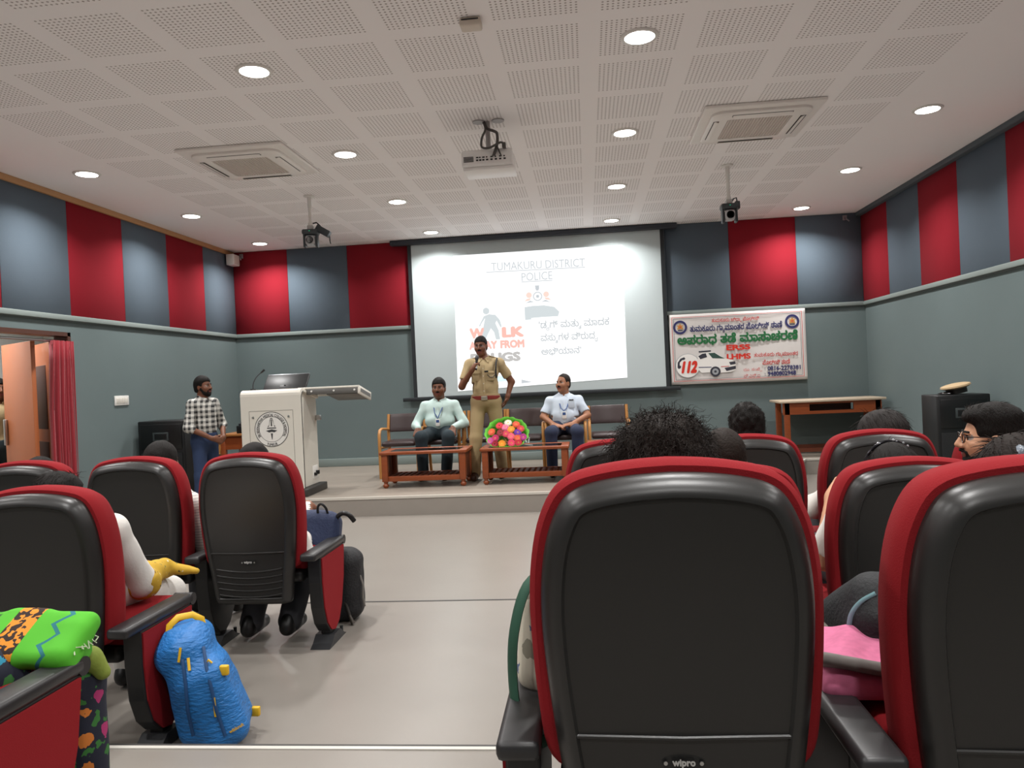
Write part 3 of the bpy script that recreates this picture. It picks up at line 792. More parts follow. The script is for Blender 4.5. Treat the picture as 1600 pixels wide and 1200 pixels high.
for u, v in ((.08, .185), (.903, .178)):
    M0 = plane_M(bp(u, v)); flat_poly('emblem', [ring(.098), ring(.068)], M0, B_BLUE, t)
    flat_poly('emblem', [[(-.045, -.03), (-.03, .01), (-.05, .03), (-.02, .03), (0, .055), (.02, .03), (.05, .03), (.03, .01), (.045, -.03), (0, -.02)]], M0, B_GOLD, t)
    flat_poly('emblem', [[(-.04, -.05), (.04, -.05), (.03, -.035), (-.03, -.035)]], M0, B_DK, t)
    M1 = plane_M(bp(u, v, .001)); flat_poly('emblem', [ring(.013, 16, (0, .005))], M1, B_RED, t)
# 112 roundel with handset, and the patrol car
M0 = plane_M(bp(.125, .735, .002)); flat_poly('roundel', [ring(.172, 48)], M0, B_GREYL, t); M0 = plane_M(bp(.125, .735, .003)); flat_poly('roundel', [ring(.166, 48)], M0, B_WH, t)
M0 = plane_M(bp(.125, .735, .004))
flat_poly('picture', [[(-.145, -.02), (-.14, .05), (-.10, .105), (-.045, .125), (-.03, .10), (-.05, .085), (-.075, .085), (-.11, .05), (-.115, .01), (-.095, 0), (-.10, -.03), (-.13, -.04)]], M0, B_DK, t)
lettering('lettering', '112', .215, .175, plane_M(bp(.14, .755, .005)), B_BRED, t, .022, slant=.2)
def cpoly(pts, m, off=.0035): flat_poly('picture', [[((u-.5)*BW, (.5-v)*BH) for u, v in pts]], plane_M((0, -.026-off, 0)), m, t)
cpoly([(.20, .60), (.235, .565), (.32, .555), (.36, .60), (.395, .65), (.455, .68), (.478, .73), (.478, .82), (.44, .85), (.37, .855), (.345, .835), (.30, .845), (.225, .845), (.205, .80)], B_WH)
cpoly([(.205, .605), (.235, .575), (.262, .57), (.27, .625), (.22, .65)], B_DK, .005); cpoly([(.28, .57), (.325, .567), (.37, .625), (.40, .655), (.31, .645)], mat('banner_glass', '#35514a', .4), .005)
cpoly([(.21, .535), (.30, .53), (.30, .55), (.21, .555)], B_DK, .005); cpoly([(.43, .71), (.475, .70), (.478, .74), (.44, .75)], B_DK, .005); cpoly([(.395, .79), (.478, .765), (.478, .81), (.41, .835)], B_DK, .005)
cpoly([(.205, .76), (.30, .765), (.30, .775), (.205, .772)], B_BLUE, .005); cpoly([(.37, .765), (.43, .765), (.43, .772), (.37, .775)], B_RED, .005)
M0 = plane_M(bp(.327, .835, .006)); flat_poly('picture', [ring(.072, 30)], M0, B_DK, t); M0 = plane_M(bp(.327, .835, .007)); flat_poly('picture', [ring(.045, 30), ring(.018, 16)], M0, B_GREYL, t)

# ================================================================ LECTERN
M_LEC = mat('lectern_ivory', '#d3cfc4', .35); M_LECD = mat('lectern_dark', '#302d2a', .5)
LO = Vector((-3.52, 8.40, STG))
t = thing('lectern', 'ivory presentation lectern with round college seal, standing on the stage edge', 'lectern', LO)
x0, x1 = -.35, .345
prof = [(-.28, .09), (-.28, 1.135)]+[(-.28+.06*(1-math.cos(a)), 1.135+.06*math.sin(a)) for a in (PI/8, PI/4, 3*PI/8, PI/2)]+[(.26, 1.10), (.27, 1.08), (.27, .09)]
MB().prism(prof, x0+.03, x1-.03).build('body', M_LEC, t)
fr = [(-.292, .09), (-.292, 1.135)]+[(-.292+.07*(1-math.cos(a)), 1.135+.07*math.sin(a)) for a in (PI/8, PI/4, 3*PI/8, PI/2)]+[(.28, 1.105), (.28, 1.075), (-.2, 1.17), (-.24, 1.15), (-.262, 1.12), (-.262, .09)]
MB().prism(fr, x0, x1).build('front_shell', M_LEC, t, bevel=.006)
MB().box((x0-.02, -.32, 0), (x1+.045, .33, .085), .01).build('plinth', M_LECD, t)
m = MB()
for s in (x0+.002, x1-.002): m.tube([(s, -.263, .09), (s, -.263, 1.12), (s, -.235, 1.155), (s, -.2, 1.172)], .008, 6)
m.build('edge_gasket', M_LECD, t)
m = MB()
for a, b in (((-.25, .10), (-.25, .97)), ((.255, .10), (.255, .97)), ((-.25, .97), (.255, .97))): m.tube([(a[0], -.2925, a[1]), (b[0], -.2925, b[1])], .0025, 6)
m.build('panel_groove', mat('groove_grey', '#8d8a83', .6), t)
m = MB()
for xx in (-.205, .205): m.lathe([(0, 0), (.012, 0), (.012, .008), (0, .008)], (xx, -.3, .90), 14, 0, 'Y')
m.build('panel_screw', M_STEEL, t)
c = at(424.6, 670.8, LO.y-.292)-LO; S = .196
seal = flat_poly('seal', [ring(S, 60)], plane_M((c.x, -.2935, c.z)), mat('seal_white', '#dedcd6', .4), t)
M_INK = mat('seal_ink', '#3a3a3c', .5); Mi = plane_M((c.x, -.2945, c.z))
flat_poly('seal_ring', [ring(S, 60), ring(S-.007, 60)], Mi, M_INK, seal); flat_poly('seal_ring', [ring(S*.73, 60), ring(S*.73-.004, 60)], Mi, M_INK, seal)
lettering('lettering', 'SRI SIDDHARTHA MEDICAL COLLEGE & HOSPITAL', S*.82*4.25, .030, Mi, M_INK, seal, .004, arc=(S*.82, PI/2, 1)); lettering('lettering', 'TUMKUR', S*.87*.72, .030, Mi, M_INK, seal, .004, arc=(S*.87, -PI/2, -1))
for q in ([(-.012, .125), (.012, .125), (.016, .115), (-.016, .115)], [(-.018, .11), (-.010, .11), (-.03, .045), (-.05, .03), (-.03, .03)], [(.018, .11), (.010, .11), (.03, .045), (.05, .03), (.03, .03)], [(-.006, .11), (.006, .11), (.008, .035), (-.008, .035)], [(-.05, .02), (.05, .02), (.055, .008), (-.055, .008)], [(-.065, -.015), (0, .0), (.065, -.015), (.03, -.035), (0, -.028), (-.03, -.035)], [(-.012, -.045), (.012, -.045), (.004, -.115), (-.002, -.115)]):
    flat_poly('seal_figure', [q], Mi, M_INK, seal)
# slide-out worktop, sloping away to the speaker's side
Mx = Matrix.Translation((x1, -.06, 1.205)) @ Matrix.Rotation(-.20, 4, 'X')
tr = MB().box((-.10, -.03, -.022), (.615, .44, 0.0), .004, 0, Mx).build('pull_out_shelf', M_LEC, t)
MB().box((.0, -.026, -.085), (.60, -.012, -.022), .002, 0, Mx).box((.22, .02, -.085), (.59, .42, -.022), .002, 0, Mx).build('drawer_rail', mat('rail_grey', '#55534f', .4), tr)
MB().box((.598, -.03, -.095), (.617, .44, 0), .004, 0, Mx).build('shelf_end', M_LEC, tr); MB().box((.615, .02, -.065), (.6195, .40, -.025), 0, 0, Mx).build('end_slot', mat('rail_grey'), tr)
for xx in (.06, .32, .56): MB().lathe([(0, 0), (.011, 0), (.011, .006), (0, .006)], Mx @ Vector((xx, -.032, -.05)), 12, 0, 'Y').build('rail_screw', M_WHITE, tr)
MB().box((x1-.03, .22, .82), (x1+.03, .275, .88), .006).build('latch', M_STEEL, t)
sk = MB().box((x1-.032, .06, .15), (x1-.024, .22, .30), .003).build('socket_plate', M_WHITE, t); MB().box((x1-.026, .09, .185), (x1+.004, .13, .22), .004).box((x1-.026, .15, .195), (x1+.01, .19, .24), .004).build('plug', M_BLACK, sk)
# monitor and microphone on the lectern
t = thing('tilted_monitor', 'black monitor tilted back on top of the lectern', 'monitor', (-3.48, 8.42, STG+1.19))
Mx = Matrix.Rotation(-.75, 4, 'X')
MB().box((-.255, -.015, 0), (.255, .015, .24), .006, 0, Mx).build('housing', M_BLACK, t); MB().box((-.25, -.012, .236), (.25, .02, .25), .004, 0, Mx).build('top_edge', mat('monitor_edge', '#8f9598', .3, metal=.6), t); MB().box((-.06, -.0165, .03), (.06, -.015, .07), .002, 0, Mx).lathe([(0, 0), (.015, 0), (.015, .003), (0, .003)], Mx @ Vector((0, -.016, .05)), 14, 0, 'Y').build('back_label', M_DARK, t)
t = thing('gooseneck_microphone', 'thin black gooseneck microphone on the left of the lectern top', 'microphone', (-3.79, 8.28, STG+1.20))
MB().lathe([(0, 0), (.035, 0), (.03, .02), (0, .02)]).build('base', M_BLACK, t); MB().tube(curve_pts([(0, 0, .015), (.002, .01, .08), (.03, .03, .15), (.085, .05, .205)]), .006).build('neck', M_DARK, t); MB().tube([(.08, .05, .20), (.12, .06, .235)], [.010, .013]).build('capsule', M_BLACK, t)

# ================================================================ LOUDSPEAKERS, DESKS
def loudspeaker(name, label, x0, x1, y0, y1, h):
    w = x1-x0; d = y1-y0
    t = thing(name, label, 'loudspeaker', ((x0+x1)/2, y0, 0), 0, 'black loudspeakers')
    MB().box((-w/2, .01, 0), (w/2, d, h), .012).build('cabinet', M_BLACK, t)
    MB().box((-w/2+.03, -.004, .06), (w/2-.03, .012, h*.66), .004).build('grille', mat('speaker_mesh', '#191b1c', .8, bump=.6, bscale=300), t)
    f = MB().box((-w/2+.03, 0, h*.70), (w/2-.03, .012, h-.04), .006).build('horn_panel', mat('horn_black', '#0f1011', .35), t)
    MB().box((-w*.17, -.006, h*.79), (w*.17, .002, h*.88), .006).build('horn_mouth', mat('horn_rim', '#3a4142', .4), f); MB().box((-w*.13, -.009, h*.805), (w*.13, -.004, h*.865), .004).build('horn_throat', mat('horn_black'), f)
    return t
loudspeaker('loudspeaker', 'tall black loudspeaker against the left wall beside the person in the checked shirt', -5.25, -4.68, 8.35, 8.78, 1.10)
loudspeaker('loudspeaker', 'tall black loudspeaker by the right wall with a khaki cap on top', 3.31, 3.80, 7.60, 7.95, 1.06)
t = thing('peaked_cap', 'khaki peaked uniform cap lying on the right loudspeaker', 'cap', (3.56, 7.77, 1.06))
R1 = Matrix.Translation((0, 0, .075)) @ Matrix.Rotation(-.20, 4, 'Y')
MB().lathe([(0, -.02), (.11, -.015), (.135, .0), (.13, .014), (.09, .024), (0, .028)], (0, 0, 0), 30, M=R1).build('crown', mat('cap_khaki', '#b9a07c', .85), t)
MB().lathe([(0, -.065), (.088, -.065), (.092, -.012), (0, -.012)], (0, 0, 0), 30, M=R1).build('band', mat('cap_band', '#1c1a18', .6), t)
vs = []; fs = []
for i in range(13):
    a = PI+(-.9+1.8*i/12); vs += [(.09*math.cos(a), .09*math.sin(a), .0), ((.155)*math.cos(a), .15*math.sin(a), -.02)]
for i in range(12): fs.append((2*i, 2*i+1, 2*i+3, 2*i+2))
o = MB().add([(v[0], v[1], v[2]+.03) for v in vs], fs, 0, True).build('peak', mat('cap_peak', '#0d0c0c', .2), t); o.modifiers.new('thick', 'SOLIDIFY').thickness = .004
MB().box((.085, -.03, .02), (.098, .03, .055), .004).build('badge', mat('badge_silver', '#b8b8b4', .3, metal=.8), t)
M_TEAK = mat('teak', '#87421f', .38, var=.22, vscale=5, stretch=(1, 9, 9)); M_TEAKD = mat('teak_dark', '#5f2c17', .45, var=.2, vscale=6, stretch=(1, 9, 9)); M_DESKTOP = mat('desk_laminate', '#bfae98', .4)
t = thing('wooden_desk', 'long wooden desk with pale top and open shelf slot in the right back corner', 'desk', (3.16, 10.50, STG))
MB().box((-.67, -.26, .715), (.68, .30, .745), .006).build('desk_top', M_DESKTOP, t)
MB().box((-.62, -.22, .56), (-.28, -.195, .715)).box((.28, -.22, .56), (.63, -.195, .715)).box((-.28, -.22, .56), (.28, -.195, .60)).box((-.28, -.22, .69), (.28, -.195, .715)).build('apron', M_TEAK, t)
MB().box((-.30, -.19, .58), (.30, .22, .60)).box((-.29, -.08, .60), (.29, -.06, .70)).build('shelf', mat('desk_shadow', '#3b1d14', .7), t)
for xx in (-.60, .55):
    for yy in (-.22, .22): MB().box((xx, yy, 0), (xx+.07, yy+.06, .715), .004).build('leg', M_TEAK, t)
MB().box((-.53, .22, .12), (.55, .24, .56)).build('modesty_panel', mat('desk_panel', '#4a5350', .5), t); MB().box((-.53, -.20, .06), (.55, -.17, .11)).box((-.53, .20, .06), (.55, .26, .12)).build('stretcher', M_TEAKD, t)
t = thing('side_desk', 'small wooden desk behind the lectern holding black audio equipment', 'desk', (-4.385, 9.58, 0))
MB().box((-.36, -.30, .83), (.36, .30, .86), .005).build('desk_top', mat('side_oak', '#a06a3a', .4, var=.15, stretch=(1, 8, 1)), t); MB().box((-.33, -.27, .66), (.33, -.25, .83)).build('apron', M_TEAK, t)
for xx in (-.34, .28):
    for yy in (-.28, .22): MB().box((xx, yy, 0), (xx+.06, yy+.06, .83), .004).build('leg', M_TEAK, t)
t = thing('audio_mixer', 'black audio equipment stacked on the small desk behind the lectern', 'audio equipment', (-4.345, 9.48, .86))
MB().box((-.18, -.14, 0), (.26, .14, .10), .008).build('amplifier', M_BLACK, t); Mx = Matrix.Translation((.0, 0, .12)) @ Matrix.Rotation(.2, 4, 'X'); m = MB().box((-.16, -.12, -.02), (.24, .12, .03), .006, 0, Mx); m.build('mixing_panel', M_DARK, t)
m = MB()
for i in range(6): m.lathe([(0, 0), (.01, 0), (.008, .02), (0, .02)], Mx @ Vector((-.12+i*.06, -.05, .03)), 10)
m.build('knob', mat('knob_grey', '#6c6f72', .5), t)
# ================================================================ STAGE FURNITURE
M_BENT = mat('bent_beech', '#b98247', .38, var=.12, stretch=(6, 6, 1)); M_LEATH = mat('brown_leatherette', '#3a2c2c', .38, bump=.05, bscale=150)
def make_stage_chair():
    t = thing('stage_armchair', 'x', 'chair')
    for s in (-1, 1):
        m = MB(); x = s*.245
        pts = [(x, -.235, 0), (x, -.24, .40), (x, -.235, .56), (x, -.20, .615), (x, -.12, .63), (x, .10, .615), (x, .22, .60)]
        m.tube(pts, .021, 10, flat=.8); m.tube([(x, .30, 0), (x, .235, .30), (x, .22, .60), (x, .27, .80)], .02, 10, flat=.8); m.tube([(x, -.235, .39), (x, .22, .37)], .017, 8)
        m.build('side_frame', M_BENT, t)
    MB().box((-.22, -.26, .405), (.22, .22, .47), .028, seg=3).build('seat', M_LEATH, t)
    vs = []; fs = []; n = 10; m = MB()
    for j in range(5):
        z = .565+.235*j/4
        for i in range(n+1):
            u = i/n*2-1; y = .215+.06*(z-.565)/.235+.035*(1-u*u); vs.append((u*.228, y, z))
    for j in range(4):
        for i in range(n): a = j*(n+1)+i; fs.append((a, a+1, a+n+2, a+n+1))
    m.add(vs, fs, 0, True); o = m.build('backrest', M_LEATH, t); sd = o.modifiers.new('thick', 'SOLIDIFY'); sd.thickness = .04; sd.offset = 0; bv = o.modifiers.new('round', 'BEVEL'); bv.width = .012; bv.segments = 3
    return t
proto = None
for x, y, rz, z, lab in ((-2.43, 9.67, 0, STG, 'empty brown padded armchair with wooden arms at the left end of the stage row'), (-1.90, 9.72, 0, STG, 'brown padded wooden armchair under the person in the pale green shirt'), (-1.36, 9.78, 0, STG, 'brown padded wooden armchair directly behind the standing officer'), (-.83, 9.74, 0, STG, 'empty brown padded armchair behind the flower bouquet'), (-.30, 9.70, 0, STG, 'brown padded wooden armchair under the person in the pale blue shirt'), (.24, 9.72, 0, STG, 'empty brown padded armchair at the right end of the stage row'), (-5.02, 9.14, 0, 0, 'wooden armchair in the left corner behind the person in the checked shirt')):
    if proto is None: proto = o = make_stage_chair()
    else: o = copy_thing(proto)
    o.location = (x, y, z); o.rotation_euler = (0, 0, rz); tag(o, lab, 'chair', 'wooden armchairs on the stage')
def make_table():
    t = thing('coffee_table', 'x', 'table'); W, D, Hh = .50, .25, .42
    MB().box((-W-.01, -D-.01, Hh-.035), (W+.01, -D+.07, Hh), .008).box((-W-.01, D-.07, Hh-.035), (W+.01, D+.01, Hh), .008).box((-W-.01, -D+.07, Hh-.035), (-W+.08, D-.07, Hh), .004).box((W-.08, -D+.07, Hh-.035), (W+.01, D-.07, Hh), .004).build('top_frame', M_TEAK, t)
    MB().box((-W+.078, -D+.068, Hh-.012), (W-.078, D-.068, Hh-.003)).build('glass_top', mat('table_glass', '#241713', .08), t)
    for sx in (-1, 1):
        for sy in (-1, 1):
            x = sx*(W-.045); y = sy*(D-.045)
            MB().box((x-.035, y-.035, .075), (x+.035, y+.035, Hh-.03), .005).lathe([(0, 0), (.018, 0), (.034, .02), (.034, .035), (.02, .05), (.026, .06), (.026, .078), (0, .078)], (x, y, 0), 16).build('leg', M_TEAK, t)
    MB().box((-W+.03, -D+.025, .075), (W-.03, -D+.05, .135), .004).box((-W+.03, D-.05, .075), (W-.03, D-.025, .135), .004).build('lower_rail', M_TEAK, t)
    m = MB(); n = 13
    for i in range(n):
        x = -W+.10+i*(2*W-.2)/(n-1); m.box((x-.019, -D+.04, .115), (x+.019, D-.04, .132), .003)
    m.build('slatted_shelf', M_TEAKD, t)
    for sx in (-1, 1):
        m = MB(); x = sx*(W-.03)
        for i in range(5):
            y = -D+.10+i*(2*D-.2)/4; m.box((x-.008, y-.028, .09), (x+.008, y+.028, Hh-.03), .004)
        m.build('end_panel', M_TEAKD, t)
    return t
proto = None
for x, y, lab in ((-1.925, 8.79, 'low reddish wooden coffee table in front of the person in the pale green shirt'), (-.755, 8.82, 'low reddish wooden coffee table with the flower bouquet on it'), (.47, 8.95, 'low reddish wooden coffee table at the right end, mostly hidden behind the red seats')):
    if proto is None: proto = o = make_table()
    else: o = copy_thing(proto)
    o.location = (x, y, STG); tag(o, lab, 'table', 'coffee tables on the stage')
# bouquet of gerberas in green paper, leaning back, blooms towards the hall
t = thing('flower_bouquet', 'round bouquet of bright flowers in green paper, on the coffee table beside the standing officer', 'bouquet', (-.965, 8.80, STG+.42))
ax = Vector((0, -.86, .50)).normalized(); ux = Vector((1, 0, 0)); uy = ax.cross(ux)*-1; C0 = Vector((0, -.03, .145))
if uy.z < 0: uy = -uy
m = MB(); vs = []; fs = []; n = 44
for i in range(n):
    a = 2*PI*i/n; rr = .258+.008*math.sin(i*2.3)+.006*math.cos(i*5.1)
    for s, dd in ((1.0, .015), (.82, -.05), (.25, -.20)):
        q = C0+ux*math.cos(a)*rr*s*1.0+uy*math.sin(a)*rr*s*.82+ax*dd; q.z = max(q.z, .004); vs.append(q)
for i in range(n):
    j = (i+1) % n
    for k in (0, 1): fs.append((i*3+k, j*3+k, j*3+k+1, i*3+k+1))
m.add(vs, fs, 0, True); o = m.build('wrapping_paper', mat('paper_green', '#5fbf2a', .55, var=.2), t); o.modifiers.new('thick', 'SOLIDIFY').thickness = .002
m = MB(); rs = random.Random(5)
for i in range(120):
    a = rs.uniform(0, 2*PI); rr = .20*math.sqrt(rs.random()); c = C0+ux*math.cos(a)*rr+uy*math.sin(a)*rr*.88+ax*rs.uniform(-.03, .0)
    d = (ux*rs.uniform(-1, 1)+uy*rs.uniform(-1, 1)).normalized()*.035; w = d.cross(ax).normalized()*.012; m.add([c-d, c+w, c+d+ax*.02, c-w], [(0, 1, 2, 3)])
m.build('leaves', mat('leaf_green', '#3d6b22', .6), t)['kind'] = 'stuff'
fcols = [('#f2dccb', 'cream flower', .012, .115), ('#d81f33', 'red flower', -.065, .085), ('#e2502a', 'orange red flower', .085, .095), ('#f0951c', 'orange yellow flower', .04, .035), ('#cf2a3a', 'red flower', .125, .045), ('#e0562b', 'orange flower', -.135, .02), ('#8e1220', 'dark red flower', -.055, .0), ('#f0607a', 'salmon pink flower', .04, -.045), ('#6a1fa0', 'violet flower', .10, .0), ('#c2185f', 'magenta flower', -.10, -.055), ('#e4603a', 'orange flower', .10, -.06), ('#b02484', 'purple pink flower', .148, -.05), ('#a3122a', 'dark red flower', -.105, -.115), ('#f39a22', 'yellow orange flower', -.04, -.12), ('#e8456b', 'pink flower', .045, -.115), ('#c8203a', 'red flower', .105, -.11), ('#d0519b', 'pink flower', -.148, -.08), ('#cf3550', 'rose red flower', -.005, -.015), ('#e8749a', 'light pink flower', -.012, .062)]
for i, (cc, lab, fx, fy) in enumerate(fcols):
    m = MB(); fx *= 1.3; fy = fy*1.22+.0; c = C0+ux*fx+uy*fy*.92+ax*(.03-.6*(fx*fx+fy*fy)); R = .052; nrm = (ax+ux*fx*1.5+uy*fy*1.5).normalized(); e1 = nrm.orthogonal().normalized(); e2 = nrm.cross(e1)
    for rg, (r1, r2, h) in enumerate(((.010, R, .006), (.008, R*.72, .014))):
        np_ = 16
        for p in range(np_):
            a = 2*PI*(p+.5*rg)/np_; w = .19
            def P(r, an, hh): return c+(e1*math.cos(an)+e2*math.sin(an))*r+nrm*hh
            m.add([P(r1, a-w, h-.004), P(r2*.7, a-w, h+.003), P(r2, a, h-.002), P(r2*.7, a+w, h+.003), P(r1, a+w, h-.004)], [(0, 1, 2, 3, 4)], 0, True)
    m.lathe([(0, 0), (.011, 0), (.010, .010), (.004, .013), (0, .013)], (0, 0, 0), 12, 1, M=Matrix.Translation(c) @ nrm.to_track_quat('Z', 'Y').to_matrix().to_4x4())
    core = '#e8b83a' if i in (0, 3, 13) else ('#5a0d14' if i in (1, 6, 12) else '#c98a3c')
    m.build('flower', [mat('petal_%d' % i, cc, .6), mat('core_'+core[1:], core, .7)], t, lab)
MB().tube([(.17, .02, .02), (.21, 0, .07), (.23, -.03, .03), (.26, -.04, .09), (.25, -.05, .03)], .012, 6, flat=.25).tube([(.15, .0, .01), (.22, -.06, .012), (.30, -.09, .006)], .012, 6, flat=.25).build('ribbon', mat('ribbon_white', '#c9d2cf', .3), t)
# ================================================================ AUDITORIUM SEATS
M_SRED = mat('seat_red_fabric', '#86191f', .85, bump=.15, bscale=400, spec=.2); M_SHELL = mat('seat_shell_black', '#232221', .36, bump=.03, bscale=500); M_SBLK = mat('seat_black', '#1b1b1b', .45); M_ARM = mat('armrest_black', '#262526', .4)
def smooth_half(cp, n=4):
    P = [Vector((a, b, 0)) for a, b in cp]; out = []
    for i in range(len(P)-1):
        p0 = P[max(i-1, 0)]; p1 = P[i]; p2 = P[i+1]; p3 = P[min(i+2, len(P)-1)]
        for j in range(n):
            t = j/n
            q = 0.5*((2*p1)+(p2-p0)*t+(2*p0-5*p1+4*p2-p3)*t*t+(3*p1-p0-3*p2+p3)*t**3); out.append((q.x, q.y))
    out.append(cp[-1]); return out
def outline(cp, n=4):
    h = smooth_half(cp, n); return h+[(-x, z) for x, z in reversed(h[1:-1])]
def inset(poly, d):
    n = len(poly); out = []
    for i in range(n):
        a = Vector(poly[i-1]); b = Vector(poly[(i+1) % n]); t = (b-a).normalized(); nn = Vector((-t.y, t.x)); out.append((poly[i][0]+nn.x*d, poly[i][1]+nn.y*d))
    return out
def lean(z): return 0.07*(1.0-z)
def loft(mb, poly, rings, mi=0, caps=(True, True), bulge=0.0):
    R = [[(x, y+lean(z), z) for x, z in inset(poly, d)] for d, y in rings]; n = len(poly); vs = sum(R, [])
    fs = [(k*n+i, k*n+(i+1) % n, (k+1)*n+(i+1) % n, (k+1)*n+i) for k in range(len(R)-1) for i in range(n)]
    if caps[0]: fs.append(tuple(range(n)))
    if caps[1]: fs.append(tuple((len(R)-1)*n+i for i in range(n-1, -1, -1)))
    mb.add(vs, fs, mi, True)
SHELL = [(0, .250), (.10, .250), (.165, .254), (.192, .275), (.206, .38), (.222, .50), (.234, .62), (.239, .72), (.235, .80), (.222, .87), (.198, .925), (.168, .952), (.12, .966), (.06, .974), (0, .977)]
CUSH = [(0, .43), (.12, .43), (.19, .44), (.222, .47), (.234, .56), (.240, .66), (.241, .74), (.236, .81), (.223, .875), (.199, .928), (.168, .954), (.12, .967), (.06, .975), (0, .978)]
_so = outline(SHELL); _co = outline(CUSH)
def make_standard(root, side, aisle, front_only=False):
    x = side*.2925; w = .034
    prof = [(.115, .465), (.115, .34), (.130, .21), (.165, .12), (.215, .07), (.275, .055), (.335, .085), (.39, .16), (.44, .30), (.465, .465)]
    p = MB().prism(prof, x-w, x+w).build('side_panel', M_SBLK, root, bevel=.006)
    if aisle:
        c = (sum(a for a, b in prof)/len(prof), sum(b for a, b in prof)/len(prof)); ins = [(c[0]+(a-c[0])*.95, c[1]+(b-c[1])*.96) for a, b in prof]
        xo = x+side*w; MB().prism(ins, xo, xo+side*.006).build('panel_inset', M_SRED, p, 'red fabric inset on the aisle side')
    MB().box((x-.040, .03, .462), (x+.040, .475, .50), .012).tube([(x-.038, .472, .478), (x+.038, .472, .478)], .024, 12).build('armrest', M_ARM, root)
    q = MB().box((x-.025, .235, .02), (x+.025, .305, .09), .004).build('pedestal', M_SBLK, root)
    MB().prism([(.14, 0), (.40, 0), (.36, .018), (.315, .05), (.225, .05), (.18, .018)], x-.05, x+.05).lathe([(0, 0), (.009, 0), (.009, .04), (0, .04)], (x+side*.03, .385, .0), 8).build('foot_plate', M_DARK, q)
def make_seat(side, aisle, name='auditorium_seat'):
    t = thing(name, 'x', 'seat')
    m = MB(); loft(m, _so, [(.004, .045), (0, .040), (0, .026), (.004, .012), (.012, -.001), (.022, -.010), (.031, -.015), (.038, -.016), (.043, -.008)]); b = m.build('back_shell', M_SHELL, t)
    m = MB(); m.tube([(-.185, lean(.515)-.010, .515), (0, lean(.515)-.012, .512), (.185, lean(.515)-.010, .515)], .004, 6); m.build('panel_ridge', M_SHELL, b)
    for k in range(5):
        z = .435-.031*k; m = MB(); m.tube([(u*.165, lean(z)-.008, z-.016*(1-u*u)) for u in [i/6-1 for i in range(13)]], .0045, 6); m.build('rib', M_SHELL, b)
    z = .468; y = lean(z)-.009
    pl = MB().lathe([(0, 0), (.026, 0), (.026, .004), (.020, .006), (0, .006)], (0, 0, 0), 24, 0, 'Y', Matrix.Translation((0, y, z)) @ Matrix.Diagonal((1.45, 1, .55, 1)))
    pl = pl.build('name_plate', M_BLACK, t)
    lettering('lettering', 'wipro', .040, None, plane_M((0, y-.0075, z+.001)), mat('badge_lettering', '#b4b2ae', .4), pl, .012)
    m = MB()
    for s in (-1, 1): m.lathe([(0, 0), (.0036, 0), (.0036, .003), (0, .003)], (s*.031, y-.006, z), 10, 0, 'Y')
    m.build('plate_screw', M_STEEL, pl)
    m = MB(); loft(m, _co, [(-.010, .040), (-.020, .052), (-.021, .08), (-.018, .115), (-.004, .145), (.03, .158)]); m.build('back_cushion', M_SRED, t)
    MB().box((-.235, .165, .385), (.235, .585, .47), .035, seg=3).build('seat_cushion', M_SRED, t); MB().box((-.225, .15, .33), (.225, .56, .40), .03).build('seat_pan', M_SBLK, t)
    make_standard(t, side, aisle)
    return t
R1Y, R2Y, R3Y = 3.48, 2.41, 1.315
P_LA = make_seat(1, True); P_LI = copy_thing  # aisle seat of the left block
specsL = [(R1Y, TA, [-1.67, -2.255, -2.84], ['', '', '']), ]
seats = []
def put(proto, x, y, z, label):
    o = proto if not proto.get('used') else copy_thing(proto)
    proto['used'] = 1; o.location = (x, y, z); tag(o, label, 'seat', 'red and black auditorium seats'); seats.append(o); return o
P_LIN = make_seat(1, False); P_RA = make_seat(-1, True); P_RIN = make_seat(-1, False)
put(P_LA, -1.67, R1Y, TA, 'front left aisle seat, its whole ribbed black back in view before the lectern')
put(P_LIN, -2.255, R1Y, TA, 'front left row seat with a red rim, second in from the aisle')
put(P_LIN, -2.84, R1Y, TA, 'front left row seat third in from the aisle, cut by the left edge')
put(P_LA, -1.94, R2Y, TA, 'left aisle seat whose red side panel the blue backpack leans on')
put(P_LA, -1.625, R3Y, TB, 'nearest left seat, only its armrest and red side panel in view at the bottom left')
put(P_RA, .13, R1Y, TA, 'aisle seat of the front right row, behind the frizzy haired head')
put(P_RIN, .71, R1Y, TA, 'front right row seat below the short curly haired head')
put(P_RIN, 1.29, R1Y, TA, 'front right row seat below the wooden desk, with the bespectacled person before it')
put(P_RIN, 1.87, R1Y, TA, 'front right row seat behind the bearded man in profile')
put(P_RA, .415, R2Y, TA, 'second row right seat mostly hidden by the big nearest seat back')
put(P_RIN, 1.00, R2Y, TA, 'second row right seat below the dark hair with the shiny hairband')
put(P_RIN, 1.585, R2Y, TA, 'second row right seat behind the big cropped seat at the right edge')
put(P_RA, .137, R3Y, TB, 'big nearest red rimmed seat back filling the bottom centre right')
put(P_RIN, .765, R3Y-.02, TB-.015, 'big nearest seat back cropped by the right edge of the picture')
for p in (P_LA, P_LIN, P_RA, P_RIN):
    if 'used' in p: del p['used']
for o in seats:
    if 'used' in o: del o['used']
